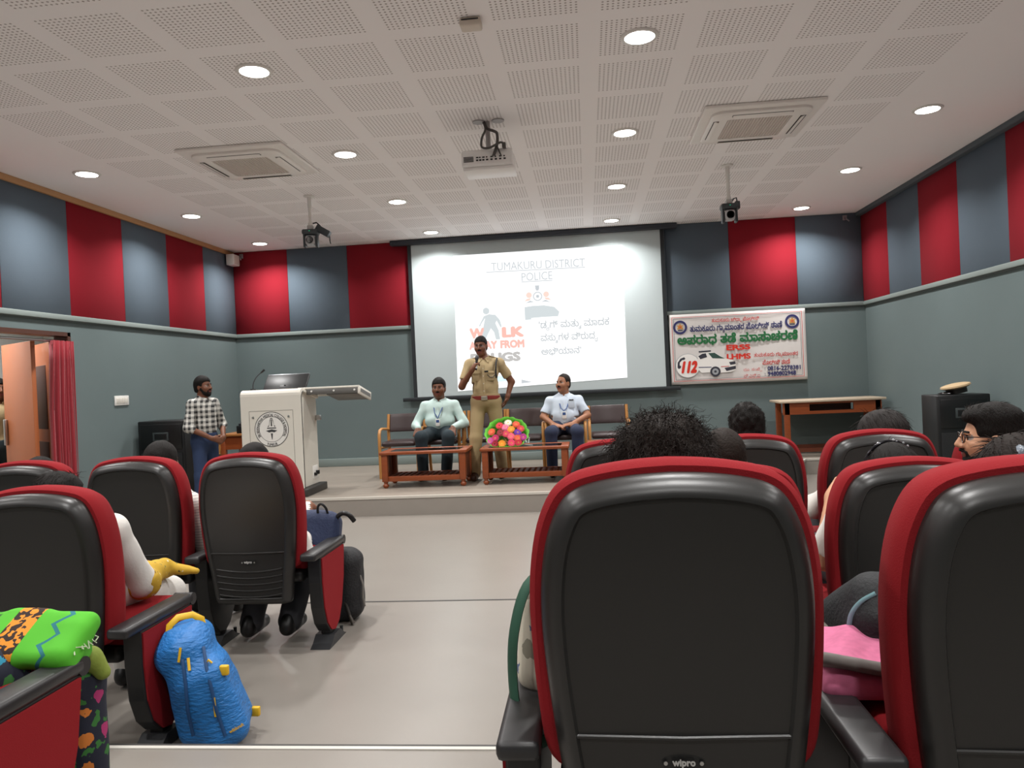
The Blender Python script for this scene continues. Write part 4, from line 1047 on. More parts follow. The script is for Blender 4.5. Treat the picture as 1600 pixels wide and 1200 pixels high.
# ================================================================ PEOPLE
def V3(*a): return np.array(a, float)
def unit(v): v = np.array(v, float); return v/(np.linalg.norm(v)+1e-9)
SKIN = {k: mat('skin_'+k, c, .5, spec=.35, var=.08, vscale=20) for k, c in (('dark', '#6e4531'), ('brown', '#8a5a42'), ('mid', '#9c6b50'), ('light', '#c08f70'))}
M_HAIR = mat('black_hair', '#120e0b', .62, spec=.2, bump=.5, bscale=120, stretch=(3, 3, .6)); M_HAIRB = mat('brown_black_hair', '#1a1310', .6, spec=.3, bump=.5, bscale=120, stretch=(3, 3, .6)); M_LIP = mat('lips', '#7b4038', .5); M_EYEW = mat('eye_white', '#7d7068', .5); M_IRIS = mat('iris', '#120b08', .2)
M_STR = mat('hair_strand', '#1c1511', .6, spec=.15)
def head_frame(J):
    """columns: right, forward, up of the head"""
    y, p, r = J.get('turn', 0), J.get('nod', 0), J.get('tilt', 0)
    return np.array(Matrix.Rotation(y, 3, 'Z') @ Matrix.Rotation(r, 3, 'Y') @ Matrix.Rotation(p, 3, 'X'))
def stand(H=1.74, wide=.19):
    s = H/1.75
    J = dict(s=s, pelvis=V3(0, 0, .96)*s, neck=V3(0, -.01, 1.47)*s, head=V3(0, .02, 1.632)*s)
    for nm, sg in (('r', 1), ('l', -1)):
        J['sh_'+nm] = V3(sg*wide, 0, 1.42)*s; J['el_'+nm] = V3(sg*(wide+.06), -.03, 1.13)*s; J['wr_'+nm] = V3(sg*(wide+.06), .05, .88)*s
        J['hip_'+nm] = V3(sg*.095, 0, .92)*s; J['kn_'+nm] = V3(sg*.105, .015, .50)*s; J['an_'+nm] = V3(sg*.11, -.02, .085)*s
        J['hd_'+nm] = (V3(0, .2, -1), V3(-sg, 0, 0), .35)
    return J
def sit(seat=.46, top=1.30, s=.95, lean_=0.0, wide=.175):
    """seated; origin on the floor below the hips; top = height of the crown"""
    hz = top-.125*s; nz = hz-.165*s
    J = dict(s=s, pelvis=V3(0, .02, seat+.09), neck=V3(0, lean_-.03, nz), head=V3(0, lean_+.01, hz))
    for nm, sg in (('r', 1), ('l', -1)):
        J['sh_'+nm] = V3(sg*wide, lean_-.02, nz-.055); J['el_'+nm] = V3(sg*(wide+.06), lean_+.03, nz-.33); J['wr_'+nm] = V3(sg*.13, .27, seat+.17)
        J['hip_'+nm] = V3(sg*.09, .03, seat+.075); J['kn_'+nm] = V3(sg*.12, .46, seat+.06); J['an_'+nm] = V3(sg*.12, .45, .085)
        J['hd_'+nm] = (V3(-sg*.2, 1, -.25), V3(0, -.2, -1), .25)
    return J
def torso(S, J, inf, tag, belly=0.0, broad=1.0, low=True, k=.06):
    s = J['s']; p, n = J['pelvis'], J['neck']; u = unit(n-p); r = J['sh_r']-J['sh_l']; r = unit(r-u*(r@u)); f = np.cross(u, r); R = np.stack([r, f, u], 1); L = np.linalg.norm(n-p)
    sc = L/.51
    S.ell(p+u*L*.70+f*.005, V3(.155*broad*s+inf, .10*s+inf, .17*sc+inf), tag, k, R)
    S.ell(p+u*L*.36+f*belly*.4, V3(.145*broad*s+inf+belly*.4, .10*s+inf+belly, .16*sc+inf), tag, k, R)
    if low: S.ell(p, V3(.155*s+inf+belly*.3, .105*s+inf+belly*.4, .115+inf), tag, k, R)
    S.ell(p+u*L*.72+f*.035*s, V3(.125*broad*s+inf, .085*s+inf, .13*sc), tag, k, R)
    for a in ('r', 'l'):
        S.seg(p+u*L*.95, J['sh_'+a]-u*.012, .046*s+inf, .047*s+inf, tag, .05)
    return u, r, f
def hand(S, w, d, n, right, curl, hs=1.0, spread=1.0, thumb=.5, tag='skin'):
    d = unit(d); n = unit(n-d*(n@d)); t = np.cross(d, n)*(1 if right else -1)
    S.ell(w+d*.048*hs, V3(.044, .038, .015)*hs, tag, .012, np.stack([d, t, n], 1))
    S.seg(w-d*.01*hs, w+d*.03*hs, .025*hs, .026*hs, tag, .02)
    for off, L in ((.029, .070), (.010, .078), (-.010, .072), (-.028, .056)):
        k0 = w+d*.084*hs+t*off*hs; S.seg(w+d*.025*hs+t*off*.7*hs, k0, .012*hs, .0105*hs, tag, .008)
        a = 0; p = k0
        for fr, c, rr in ((.46, .9, .0095), (.30, 1.1, .0085), (.24, .8, .0075)):
            a += curl*c; q = p+(d*math.cos(a)+n*math.sin(a))*L*fr*hs+t*off*.12*spread*fr
            S.seg(p, q, (rr+.0005)*hs, rr*hs, tag, .003); p = q
    p = w+d*.022*hs+t*.03*hs; a = unit(d*.7+t*.75+n*.35*(1+thumb)); q = p+a*.038*hs; S.seg(p, q, .0125*hs, .011*hs, tag, .012)
    a2 = unit(d*.95+t*(.45-thumb*.5)+n*.5*(thumb)); q2 = q+a2*.03*hs; S.seg(q, q2, .0105*hs, .0095*hs, tag, .004); S.seg(q2, q2+unit(a2+n*.3*thumb)*.022*hs, .0095*hs, .008*hs, tag, .004)
def head_prims(S, J, hs, fat=0.0, ears=True):
    H = head_frame(J); c = J['head']
    def P(x, y, z): return c+H @ (V3(x, y, z)*hs)
    def E(x, y, z, a, b, d, tag='skin', k=.02, sub=False): S.ell(P(x, y, z), V3(a, b, d)*hs, tag, k*hs, H, sub)
    S.seg(J['neck']-V3(0, 0, .04), P(0, -.025, -.055), .058*J['s']+fat*.4, .052*hs+fat*.4, 'skin', .04)
    E(0, -.014, .028, .073, .092, .090); E(0, .022, -.03, .060+fat*.5, .066, .082, k=.03); E(0, .032, -.075, .046+fat, .050, .038, k=.03); E(0, .070, -.098, .020, .016, .015, k=.025)
    for s in (-1, 1):
        E(s*.038, .058, -.028, .026+fat*.4, .026, .024, k=.03); E(s*.030, .088, .012, .020, .012, .013, k=.012, sub=True); E(s*.031, .0712, .010, .0115, .0120, .0088, 'eye', k=.003)
        E(s*.031, .0815, .010, .0062, .0045, .0070, 'iris', k=.001)
        S.seg(P(s*.014, .089, .030), P(s*.048, .078, .031), .0052*hs, .0036*hs, 'brow', .004)
        S.seg(P(s*.015, .088, .0235), P(s*.046, .076, .0205), .0048*hs, .004*hs, 'skin', .006)
        if ears:
            E(s*.076, -.008, -.012, .010, .020, .031, k=.012); E(s*.083, -.002, -.010, .006, .010, .018, k=.006, sub=True)
    S.seg(P(0, .089, .018), P(0, .110, -.022), .0075*hs, .0125*hs, 'skin', .014)
    for s in (-1, 1): E(s*.013, .099, -.027, .009, .010, .008, k=.008)
    E(0, .087, -.0545, .024, .011, .0055, 'lip', k=.006); E(0, .086, -.0645, .020, .011, .0062, 'lip', k=.006)
    return P, H
def hair_cap(name, J, hs, m, parent, style='short', h=.006, seed=0, n=500, slen=.025, curl=0.0, noise=(.004, 90)):
    H = head_frame(J); c = J['head']
    def P(x, y, z): return c+H @ (V3(x, y, z)*hs)
    S = SDF(.02)
    def E(x, y, z, a, b, d, k=.02, sub=False): S.ell(P(x, y, z), V3(a, b, d)*hs, 'hair', k*hs, H, sub)
    if style in ('short', 'receding', 'crop'):
        g = {'short': 0, 'receding': -.006, 'crop': -.004}[style]
        E(0, -.018, .034, .083+g, .104+g, .098+g); E(0, -.052, -.022, .074+g, .062+g, .070+g)
        S.box(P(0, .125, -.035+(.03 if style == 'receding' else 0)), V3(.12, .085, .088)*hs, .03*hs, 'hair', .015*hs, H, True); S.box(P(0, .06, -.11), V3(.14, .085, .085)*hs, .02*hs, 'hair', .02*hs, H, True); S.box(P(0, -.05, -.16), V3(.2, .2, .085)*hs, .02*hs, 'hair', .02*hs, H, True)
    elif style == 'quiff':
        E(0, -.018, .034, .080, .106, .100); E(0, -.05, -.03, .072, .062, .080); E(0, .046, .094, .060, .044, .032, .03); E(0, -.03, .09, .07, .09, .05, .03)
        S.box(P(0, .130, -.022), V3(.12, .075, .088)*hs, .03*hs, 'hair', .015*hs, H, True); S.box(P(0, .05, -.088), V3(.14, .078, .085)*hs, .02*hs, 'hair', .02*hs, H, True); S.box(P(0, -.05, -.17), V3(.2, .2, .085)*hs, .02*hs, 'hair', .02*hs, H, True)
    elif style == 'long':
        E(0, -.016, .036, .086, .107, .100); E(0, -.05, -.06, .092, .07, .11, .05); E(0, -.055, -.17, .085, .05, .14, .05)
        S.box(P(0, .125, -.04), V3(.075, .085, .095)*hs, .03*hs, 'hair', .015*hs, H, True)
    elif style == 'volume':
        E(0, -.02, .035, .108, .118, .104); E(0, -.045, -.05, .122, .088, .11, .05); E(0, -.06, -.13, .105, .07, .09, .05)
        S.box(P(0, .135, -.05), V3(.062, .085, .095)*hs, .03*hs, 'hair', .02*hs, H, True)
    elif style == 'tied':
        E(0, -.018, .032, .082, .104, .097); E(0, -.055, -.03, .07, .06, .07); E(0, -.125, -.03, .035, .035, .04, .02)
        S.box(P(0, .125, -.035), V3(.12, .085, .088)*hs, .03*hs, 'hair', .015*hs, H, True); S.box(P(0, .05, -.12), V3(.14, .07, .085)*hs, .02*hs, 'hair', .02*hs, H, True)
    o = S.build(name, m, h*hs, parent, noise=wrinkle(noise[0], noise[1], seed, 7) if noise[0] else None)
    if n:
        me = o.data; nv = len(me.vertices); co = np.zeros(nv*3, np.float32); me.vertices.foreach_get('co', co); co = co.reshape(-1, 3).astype(float); no = np.zeros(nv*3, np.float32); me.vertices.foreach_get('normal', no); no = no.reshape(-1, 3).astype(float)
        rs = np.random.RandomState(seed); loc = (co-c) @ H; ok = np.where((loc[:, 2] > -.09*hs) & ((loc[:, 1] < .045*hs) | (loc[:, 2] > .085*hs)))[0] if style not in ('long', 'volume') else np.arange(nv)
        pick = rs.choice(ok, n); nn = no[pick]; flow = np.stack([np.zeros(n), -np.ones(n)*.6, -np.ones(n)*.5], 1) @ H.T
        tang = flow-nn*(flow*nn).sum(1)[:, None]; d = tang*.95+nn*(.10 if curl == 0 else .16)
        sm = strands('hair_strands', M_STR, None, co[pick]-nn*.003, d, slen*hs, .0011, seed, 6 if curl == 0 else 10, curl, 1.6, .25, .12 if curl == 0 else .3)
        link_mesh('hair_strands', sm, o)
    return o
def beard(J, hs, m, parent, full=True, h=.005, fat=0.0):
    H = head_frame(J); c = J['head']; S = SDF(.012)
    def P(x, y, z): return c+H @ (V3(x, y, z)*hs)
    def E(x, y, z, a, b, d, k=.02, sub=False): S.ell(P(x, y, z), V3(a, b, d)*hs, 'hair', k*hs, H, sub)
    for s in (-1, 1): S.seg(P(0.004*s, .0985, -.043), P(s*.028, .083, -.052), .0075*hs, .005*hs, 'hair', .006)
    if full:
        E(0, .034, -.077, .0545+fat, .058, .045); E(0, .073, -.100, .026, .020, .021)
        for s in (-1, 1): S.seg(P(s*(.062+fat*.5), .012, -.03), P(s*(.045+fat), .045, -.075), .018*hs, .022*hs, 'hair', .015)
        S.box(P(0, .11, -.045), V3(.023, .05, .016)*hs, .006*hs, 'hair', .006*hs, H, True); S.box(P(0, .04, -.02), V3(.05, .10, .026)*hs, .01*hs, 'hair', .01*hs, H, True)
        for s in (-1, 1): S.seg(P(0.004*s, .0985, -.043), P(s*.028, .083, -.052), .0075*hs, .005*hs, 'hair', .004); S.seg(P(s*.028, .083, -.05), P(s*.03, .078, -.085), .006*hs, .008*hs, 'hair', .006)
    return S.build('beard' if full else 'moustache', m, h*hs, parent, noise=wrinkle(.0015, 160, 3, 6))
def person(label, loc, rz, J, skin='brown', hs=1.0, fat=0.0, belly=0.0, broad=1.0, h=.007, sleeve='long', shirt=None, trouser=None, shoe=None, hem='out', collar=True, wr=.009, hand_n=(True, True), seated=False, shirt_m2=None, cuffz=.62, group=None):
    S = SDF(.02); torso(S, J, -.006, 'skin', belly, broad); s = J['s']
    P, H = head_prims(S, J, hs, fat)
    for i, a in enumerate(('r', 'l')):
        S.seg(J['sh_'+a], J['el_'+a], .050*s, .041*s, 'skin', .03); S.seg(J['el_'+a], J['wr_'+a], .041*s, .027*s, 'skin', .02)
        d, n, cu = J['hd_'+a]; hand(S, J['wr_'+a], d, n, a == 'r', cu, s*1.0)
        S.seg(J['hip_'+a], J['kn_'+a], .082*s, .056*s, 'skin', .05); S.seg(J['kn_'+a], J['an_'+a], .055*s, .038*s, 'skin', .03)
        f = V3(0, 1, 0); S.seg(J['an_'+a]+V3(0, -.02, -.045)*s, J['an_'+a]+V3(0, .13, -.055)*s, .032*s, .028*s, 'skin', .02)
    sk = SKIN[skin]
    body = S.build('person', {'skin': sk, 'eye': M_EYEW, 'iris': M_IRIS, 'brow': M_HAIR, 'lip': M_LIP}, h)
    body.location = loc; body.rotation_euler = (0, 0, rz); tag(body, label, 'person', group)
    p, nk = J['pelvis'], J['neck']; L = np.linalg.norm(nk-p)
    if shirt:
        S = SDF(.02); u, r, f = torso(S, J, .012, 'shirt', belly, broad)
        for a in ('r', 'l'):
            S.seg(J['sh_'+a], J['el_'+a], .060*s, .058*s, 'shirt', .03)
            if sleeve == 'long': S.seg(J['el_'+a], J['wr_'+a]+(J['el_'+a]-J['wr_'+a])*.04, .056*s, .040*s, 'shirt', .03)
            elif sleeve == 'rolled': S.seg(J['el_'+a], J['el_'+a]*.85+J['wr_'+a]*.15, .056*s, .054*s, 'shirt', .03)
        if sleeve == 'short':
            for a in ('r', 'l'):
                q = J['sh_'+a]*(1-cuffz)+J['el_'+a]*cuffz; d = unit(J['el_'+a]-J['sh_'+a])
                S.box(q+d*.2, V3(.13, .13, .2), .005, 'shirt', .004, np.stack([unit(np.cross(d, V3(.3, .9, .1))), unit(np.cross(d, np.cross(d, V3(.3, .9, .1)))), d], 1), True)
        if not seated: S.clip(p-u*(.02 if hem == 'in' else .13*s), -u)
        else: S.clip(p-u*(.0 if hem == 'in' else .06)+f*.0, -u)
        S.seg(nk+u*.005, nk+u*.2-f*.0, .060*s+fat*.4, .058*s+fat*.4, 'x', .008); S.ops[-1] = S.ops[-1][:7]+(-1,)
        S.ell(nk+f*.075*s+u*.03, V3(.024, .03, .045)*s, 'x', .006, np.stack([r, f, u], 1), True)
        so = S.build('shirt', shirt, h, body, noise=wrinkle(wr, 38, int(loc[0]*97) % 50, 6) if wr else None)
        if collar:
            C = SDF(.008)
            for sg in (-1, 1):
                b0 = nk-f*.068*s+u*.040; b1 = nk+r*sg*.066*s+f*.0*s+u*.030; b2 = nk+r*sg*.022*s+f*.088*s-u*.002
                C.seg(b0, b1, .015, .015); C.seg(b1, b2, .015, .011); C.seg(b2, b2+r*sg*.034*s+f*.022*s-u*.045*s, .012, .007); C.seg(b1, b2+r*sg*.034*s+f*.016*s-u*.035*s, .012, .008)
            C.build('collar', shirt_m2 or shirt, .006, so)
            if collar == 'full':      # button strip down the front
                me = so.data; co = np.zeros(len(me.vertices)*3, np.float32); me.vertices.foreach_get('co', co); co = co.reshape(-1, 3); co = co[np.abs(co[:, 0]) < .02]; pl = []
                for zz in np.linspace(nk[2]-.07*s, p[2]+.07, 9):
                    q = co[np.abs(co[:, 2]-zz) < .012]
                    if len(q): pl.append((0, float(q[:, 1].max())+.001, float(zz)))
                q = MB().tube(pl, .016, 8, flat=.3)
                for a_ in pl[1:-1:2]: q.lathe([(0, 0), (.006, 0), (.006, .003), (0, .003)], (0, a_[1]+.003, a_[2]), 10, 1, 'Y')
                q.build('placket', [shirt, mat('shirt_button', '#cfc9bd', .4)], so)
    if trouser:
        S = SDF(.02); u = unit(nk-p); R = None
        rr = J['sh_r']-J['sh_l']; rr = unit(rr-u*(rr@u)); f = np.cross(u, rr); R = np.stack([rr, f, u], 1)
        S.ell(p, V3(.160*s+.012+belly*.3, .112*s+.012+belly*.4, .125), 'a', .05, R); S.ell(p+u*.09, V3(.147*s+.012+belly*.4, .102*s+.010+belly*.8, .10), 'a', .05, R)
        for a in ('r', 'l'):
            S.seg(J['hip_'+a], J['kn_'+a], .094*s, .074*s, 'a', .05); S.seg(J['kn_'+a], J['an_'+a]-V3(0, 0, .01), .078*s, .066*s, 'a', .03)
        S.clip(p+u*.075, u)
        S.build('trousers', trouser, h, body, noise=wrinkle(.004, 30, int(loc[0]*53) % 50, 6))
    if shoe:
        for a in ('r', 'l'):
            an = J['an_'+a]; S = SDF(.03); S.seg(an+V3(0, -.045, -.04)*s, an+V3(0, .15, -.05)*s, .044*s, .040*s); S.seg(an+V3(0, -.02, .0)*s, an+V3(0, .05, -.03)*s, .045*s, .040*s); S.clip((0, 0, an[2]-.084*s), (0, 0, -1))
            S.build('shoe', shoe, .008, body)
    return body, P, H
# ---------------------------------------------------------------- clothes materials
def plaid_mat():
    g = NT('checked_flannel', .85); o = g.xyz('Object')
    def st(v, f, w): return g.math('LESS_THAN', g.math('FRACT', g.math('MULTIPLY', v, f)), w)
    a = st(g.math('ADD', o[2], 3), 17, .5); b = st(g.math('ADD', g.math('SUBTRACT', o[1], g.math('MULTIPLY', o[0], .6)), 3), 17, .5)
    fine = st(g.math('ADD', o[2], 3.012), 34, .16)
    x = g.mix(g.math('MULTIPLY', g.math('ADD', a, b), .5), '#cfcdc6', '#1d1d1f'); g.col(g.mix(g.math('MULTIPLY', fine, .5), x, '#8a8a88')); return g.m
def floral_mat(name, base, cols, scale, thr=.32, rough=.8, leafc=None):
    g = NT(name, rough); g.xyz('Object')
    v = g.n('ShaderNodeTexVoronoi'); v.inputs['Scale'].default_value = scale; g.l(g.vec, v.inputs['Vector'])
    n = g.n('ShaderNodeTexNoise'); n.inputs['Scale'].default_value = scale*2.5; g.l(g.vec, n.inputs[0])
    rmp = g.n('ShaderNodeValToRGB'); rmp.color_ramp.interpolation = 'CONSTANT'; el = rmp.color_ramp.elements
    for i, c in enumerate(cols):
        e = el[i] if i < 2 else el.new(i/len(cols)); e.position = i/len(cols); e.color = rgb(c)
    sp = g.n('ShaderNodeSeparateColor'); g.l(v.outputs['Color'], sp.inputs[0]); g.l(sp.outputs[0], rmp.inputs[0])
    d = g.math('ADD', v.outputs['Distance'], g.math('MULTIPLY', g.math('SUBTRACT', n.outputs[0], .5), .55))
    x = g.mix(g.math('LESS_THAN', d, thr), base, rmp.outputs[0])
    if leafc:
        n2 = g.n('ShaderNodeTexNoise'); n2.inputs['Scale'].default_value = scale*1.7; g.l(g.vec, n2.inputs[0]); x = g.mix(g.math('MULTIPLY', g.math('GREATER_THAN', n2.outputs[0], .6), g.math('GREATER_THAN', d, thr+.06)), x, leafc)
    g.col(x); return g.m
def stripe_mat(name, a, b, f, w, axis=2):
    g = NT(name, .85); o = g.xyz('Object'); g.col(g.mix(g.math('LESS_THAN', g.math('FRACT', g.math('MULTIPLY', g.math('ADD', o[axis], 5), f)), w), a, b)); return g.m
C_KHAKI = mat('uniform_khaki', '#a8946f', .85, bump=.12, bscale=160); C_KHAKIT = mat('uniform_trouser_khaki', '#9c8762', .85, bump=.12, bscale=160); C_MINT = mat('shirt_pale_green', '#bcd2cd', .8, bump=.1, bscale=90); C_LBLUE = mat('shirt_pale_blue', '#c2cdda', .8, bump=.1, bscale=90)
C_DTEAL = mat('trousers_dark_teal', '#1e2c33', .85); C_NAVY = mat('trousers_navy', '#232c45', .85); C_DENIM = mat('denim', '#2c3c5c', .9, bump=.1, bscale=200); C_WHITE = mat('white_cotton', '#d8d5cf', .85, bump=.1, bscale=80); C_BROWNSH = mat('brown_leather_shoe', '#43251a', .35); C_BLKSH = mat('black_shoe', '#131313', .4); C_GREYT = mat('grey_trousers', '#3c3c40', .85)
C_RED = mat('belt_red_leather', '#7c2620', .5); C_BRASS = mat('buckle_steel', '#bcb7a6', .3, metal=.8); C_LANY = mat('lanyard_blue', '#2f4f86', .6)
# ================================================================ THE OFFICER
OL = (-1.25, 9.20, STG)
J = stand(1.74, .185); J['neck'] = V3(0, -.01, 1.455); J['head'] = V3(.03, .03, 1.618); J['turn'] = -.14; J['nod'] = -.14; J['tilt'] = .03
J.update(sh_r=V3(.185, 0, 1.41), el_r=V3(.275, .09, 1.135), wr_r=V3(.118, .225, 1.33), sh_l=V3(-.185, -.01, 1.41), el_l=V3(-.315, -.09, 1.165), wr_l=V3(-.265, -.02, .985))
J['hd_r'] = (V3(-.45, .05, .75), V3(-.7, -.45, -.3), .95); J['hd_l'] = (V3(.35, -.25, -.9), V3(.9, .1, .2), .35)
J.update(hip_r=V3(.095, .01, .92), hip_l=V3(-.095, -.01, .92), kn_r=V3(.13, .10, .50), an_r=V3(.155, .12, .085), kn_l=V3(-.13, 0, .50), an_l=V3(-.16, -.06, .085))
body, P, H = person('standing person in khaki uniform with red belt, speaking into a hand-held microphone', OL, PI, J, 'dark', 1.0, belly=.02, sleeve='short', shirt=C_KHAKI, trouser=C_KHAKIT, shoe=C_BROWNSH, hem='in', cuffz=.72, collar='full')
hair_cap('hair', J, 1.0, M_HAIR, body, 'crop', seed=2, n=0); beard(J, 1.0, M_HAIR, body, False)
sh = [c for c in body.children if c.name.startswith('shirt')][0]
S = SDF(.02); u, r, f = torso(S, J, .024, 'a', .02); S.ell(J['pelvis']+u*.09, V3(.166, .128, .10), 'a', .05); S.clip(J['pelvis']+u*.055, u); S.clip(J['pelvis']+u*.005, -u); belt = S.build('belt', C_RED, .007, body)
pz = J['pelvis']+u*.03; MB().box((pz[0]-.038, .125, pz[2]-.026), (pz[0]+.038, .152, pz[2]+.026), .005).build('buckle', C_BRASS, belt)
for sg in (-1, 1):
    Mx = Matrix.Translation((sg*.125, -.01, 1.475)) @ Matrix.Rotation(sg*.32, 4, 'Y'); MB().box((-.062, -.026, -.006), (.062, .026, .006), .004, 0, Mx).build('epaulette', C_KHAKIT, sh)
    MB().box((sg*.085-.045, .112, 1.19), (sg*.085+.045, .128, 1.30), .006).box((sg*.085-.047, .116, 1.275), (sg*.085+.047, .133, 1.305), .005).build('chest_pocket', C_KHAKI, sh)
MB().tube([(-.165, .055, 1.46), (-.155, .095, 1.40), (-.15, .118, 1.30), (-.155, .115, 1.22)], .011, 8).build('lanyard_cord', C_BLKSH, sh)
MB().tube([(-.15, .125, 1.27), (-.12, .14, 1.235), (-.085, .142, 1.23), (-.05, .138, 1.265)], .005, 6).box((-.06, .132, 1.295), (-.015, .14, 1.315), .003).build('whistle_chain', C_BLKSH, sh)
t = thing('handheld_microphone', 'black hand-held microphone at the mouth of the person in khaki', 'microphone', (0, 0, 0))
Mo = Matrix.Translation(OL) @ Matrix.Rotation(PI, 4, 'Z'); a = Vector((.070, .245, 1.325)); b = Vector((.055, .205, 1.50)); d = (b-a).normalized()
MB().tube([Mo @ (a+d*x) for x in (0, .01, .125)], [.010, .0125, .015], 12).build('handle', mat('mic_black', '#17171a', .35), t); MB().tube([Mo @ (a+d*x) for x in (.12, .128, .15, .172, .182)], [.014, .021, .024, .020, .008], 12).build('grille', mat('mic_grille', '#4a4b4e', .4, metal=.6), t); MB().tube([Mo @ (a+d*.02), Mo @ (a+d*.055)], .0152, 12).build('ring', mat('mic_ring', '#c9c7c2', .3), t)
# ================================================================ SEATED GUESTS
def lanyard(body, J, ribbon_z, card, m=C_LANY, yy=.14):
    s = body; n = J['neck']
    MB().tube([(.06, n[1]-.02, n[2]+.01), (.065, n[1]+.105, n[2]-.05), (.035, yy+.012, n[2]-.15), (0, yy+.012, ribbon_z)], .007, 6, flat=.4).tube([(-.06, n[1]-.02, n[2]+.01), (-.065, n[1]+.105, n[2]-.05), (-.035, yy+.012, n[2]-.15), (0, yy+.012, ribbon_z)], .007, 6, flat=.4).build('lanyard', m, body)
    MB().box((-.028, yy+.01, ribbon_z-.10), (.028, yy+.018, ribbon_z-.012), .003).box((-.02, yy+.0175, ribbon_z-.055), (.02, yy+.0195, ribbon_z-.02), .0, 1).build('id_card', [M_WHITE, C_LANY], body)
J = sit(.47, 1.25, 1.0, 0.03, .19); J['hd_r'] = (V3(.1, .75, -.6), V3(.1, -.5, -.8), .25); J['hd_l'] = (V3(-.1, .75, -.6), V3(-.1, -.5, -.8), .25)
J.update(el_r=V3(.315, .06, .66), el_l=V3(-.315, .06, .66), wr_r=V3(.24, .27, .63), wr_l=V3(-.21, .30, .63), kn_r=V3(.17, .44, .53), kn_l=V3(-.17, .44, .53), an_r=V3(.17, .40, .085), an_l=V3(-.12, .40, .085)); J['nod'] = -.05
body, P, H = person('seated person in a pale green long-sleeved shirt with a blue lanyard', (-1.91, 9.64, STG), PI, J, 'dark', 1.08, .012, .055, 1.12, sleeve='long', shirt=C_MINT, trouser=C_DTEAL, shoe=C_BLKSH, seated=True, hem='out', collar='full')
hair_cap('hair', J, 1.08, M_HAIR, body, 'short', seed=4, n=0); beard(J, 1.08, M_HAIR, body, False, fat=.012); lanyard(body, J, .745, 1, yy=.19)
J = sit(.47, 1.235, .97, 0.0, .18); J['turn'] = -.62; J['nod'] = .05
J.update(el_r=V3(.27, .05, .70), el_l=V3(-.29, .05, .70), wr_r=V3(.115, .265, .60), wr_l=V3(-.085, .28, .61), kn_r=V3(.16, .45, .53), kn_l=V3(-.16, .45, .53), an_r=V3(.16, .42, .085), an_l=V3(-.15, .40, .085))
J['hd_r'] = (V3(-1, .45, -.1), V3(0, -.2, -1), .45); J['hd_l'] = (V3(1, .35, -.1), V3(0, -.3, -1), .45)
body, P, H = person('seated person in a pale blue short-sleeved shirt, hands clasped, looking towards the speaker', (-.31, 9.62, STG), PI, J, 'mid', 1.0, .006, .045, 1.08, sleeve='short', shirt=C_LBLUE, trouser=C_NAVY, shoe=C_BLKSH, seated=True, cuffz=.78, collar='full')
hair_cap('hair', J, 1.0, mat('thinning_hair', '#221a16', .6, spec=.2, bump=.3, bscale=120), body, 'receding', seed=6, n=0); beard(J, 1.0, M_HAIRB, body, False); lanyard(body, J, .775, 1, yy=.165)
sh = [c for c in body.children if c.name.startswith('shirt')][0]; MB().box((-.125, .125, .90), (-.065, .140, .912), .003).build('pen', C_BLKSH, sh); MB().box((-.135, .122, .80), (-.05, .134, .905), .006).build('chest_pocket', C_LBLUE, sh); MB().tube([J['wr_l']+V3(-.0+.03*math.cos(a), .0, .03*math.sin(a)) for a in [i*2*PI/12 for i in range(12)]], .006, 6, closed=True).build('wristwatch', C_BLKSH, body)
# ================================================================ MAN IN CHECKED SHIRT, PERSON AT THE DOOR
J = stand(1.585, .185); J['turn'] = .12
J.update(el_r=V3(.25, .02, 1.02), el_l=V3(-.25, .03, 1.02), wr_r=V3(.10, .215, .885), wr_l=V3(-.06, .225, .885)); J['hd_r'] = (V3(-.8, .45, -.25), V3(-.2, -.8, -.3), .5); J['hd_l'] = (V3(.8, .4, -.3), V3(.2, -.8, -.3), .5)
body, P, H = person('standing person in a black and white checked shirt and jeans beside the lectern', (-4.405, 8.30, 0), -PI/2-.30, J, 'dark', .96, .004, .02, 1.0, sleeve='rolled', shirt=plaid_mat(), trouser=C_DENIM, shoe=C_BLKSH, wr=.006)
hair_cap('hair', J, .98, M_HAIR, body, 'short', seed=8, n=0, noise=(.005, 60)); beard(J, .96, M_HAIR, body, True)
J = stand(1.66); J['wr_r'] = V3(.2, .2, 1.0)
body, P, H = person('person in khaki standing in the corridor, cut by the left edge beyond the open door', (-6.56, 7.86, 0), -2.2, J, 'dark', 1.0, sleeve='short', shirt=C_KHAKI, trouser=C_DTEAL, shoe=C_BLKSH, h=.010)
hair_cap('hair', J, 1.0, M_HAIR, body, 'short', n=0)
# ================================================================ THE AUDIENCE
def aud(label, px, py, row, floor, style, dx=0.0, hs=.95, skin='brown', shirt=C_WHITE, trouser=C_GREYT, hm=M_HAIR, n=500, h=.009, J2=None, sleeve='long', s=.92, hh=.006, slen=.025, curl=0.0, noise=(.004, 90), shoe=C_BLKSH, hairtop=.016, **kw):
    Y = row+.26; q = at(px, py, Y); cx = q.x; top = q.z-floor-hairtop
    J = sit(.47, top, s, -.10, .165)
    J['s'] = s
    cx -= dx; J['head'] = J['head']+V3(dx, 0, 0); J['neck'] = J['neck']+V3(dx*.7, 0, 0)
    for a_ in ('r', 'l'): J['sh_'+a_] = J['sh_'+a_]+V3(dx*.6, 0, 0)
    if J2: J.update({k: v for k, v in J2.items()})
    for k, v in (('turn', kw.pop('turn', 0)), ('nod', kw.pop('nod', 0)), ('tilt', kw.pop('tilt', 0))): J[k] = v
    body, P, H = person(label, (cx, row+.36, floor), 0, J, skin, hs, h=h, sleeve=sleeve, shirt=shirt, trouser=trouser, shoe=shoe, seated=True, **kw)
    hair_cap('hair', J, hs, hm, body, style, hh, seed=int(px) % 91, n=n, slen=slen, curl=curl, noise=noise)
    return body, J, P, H
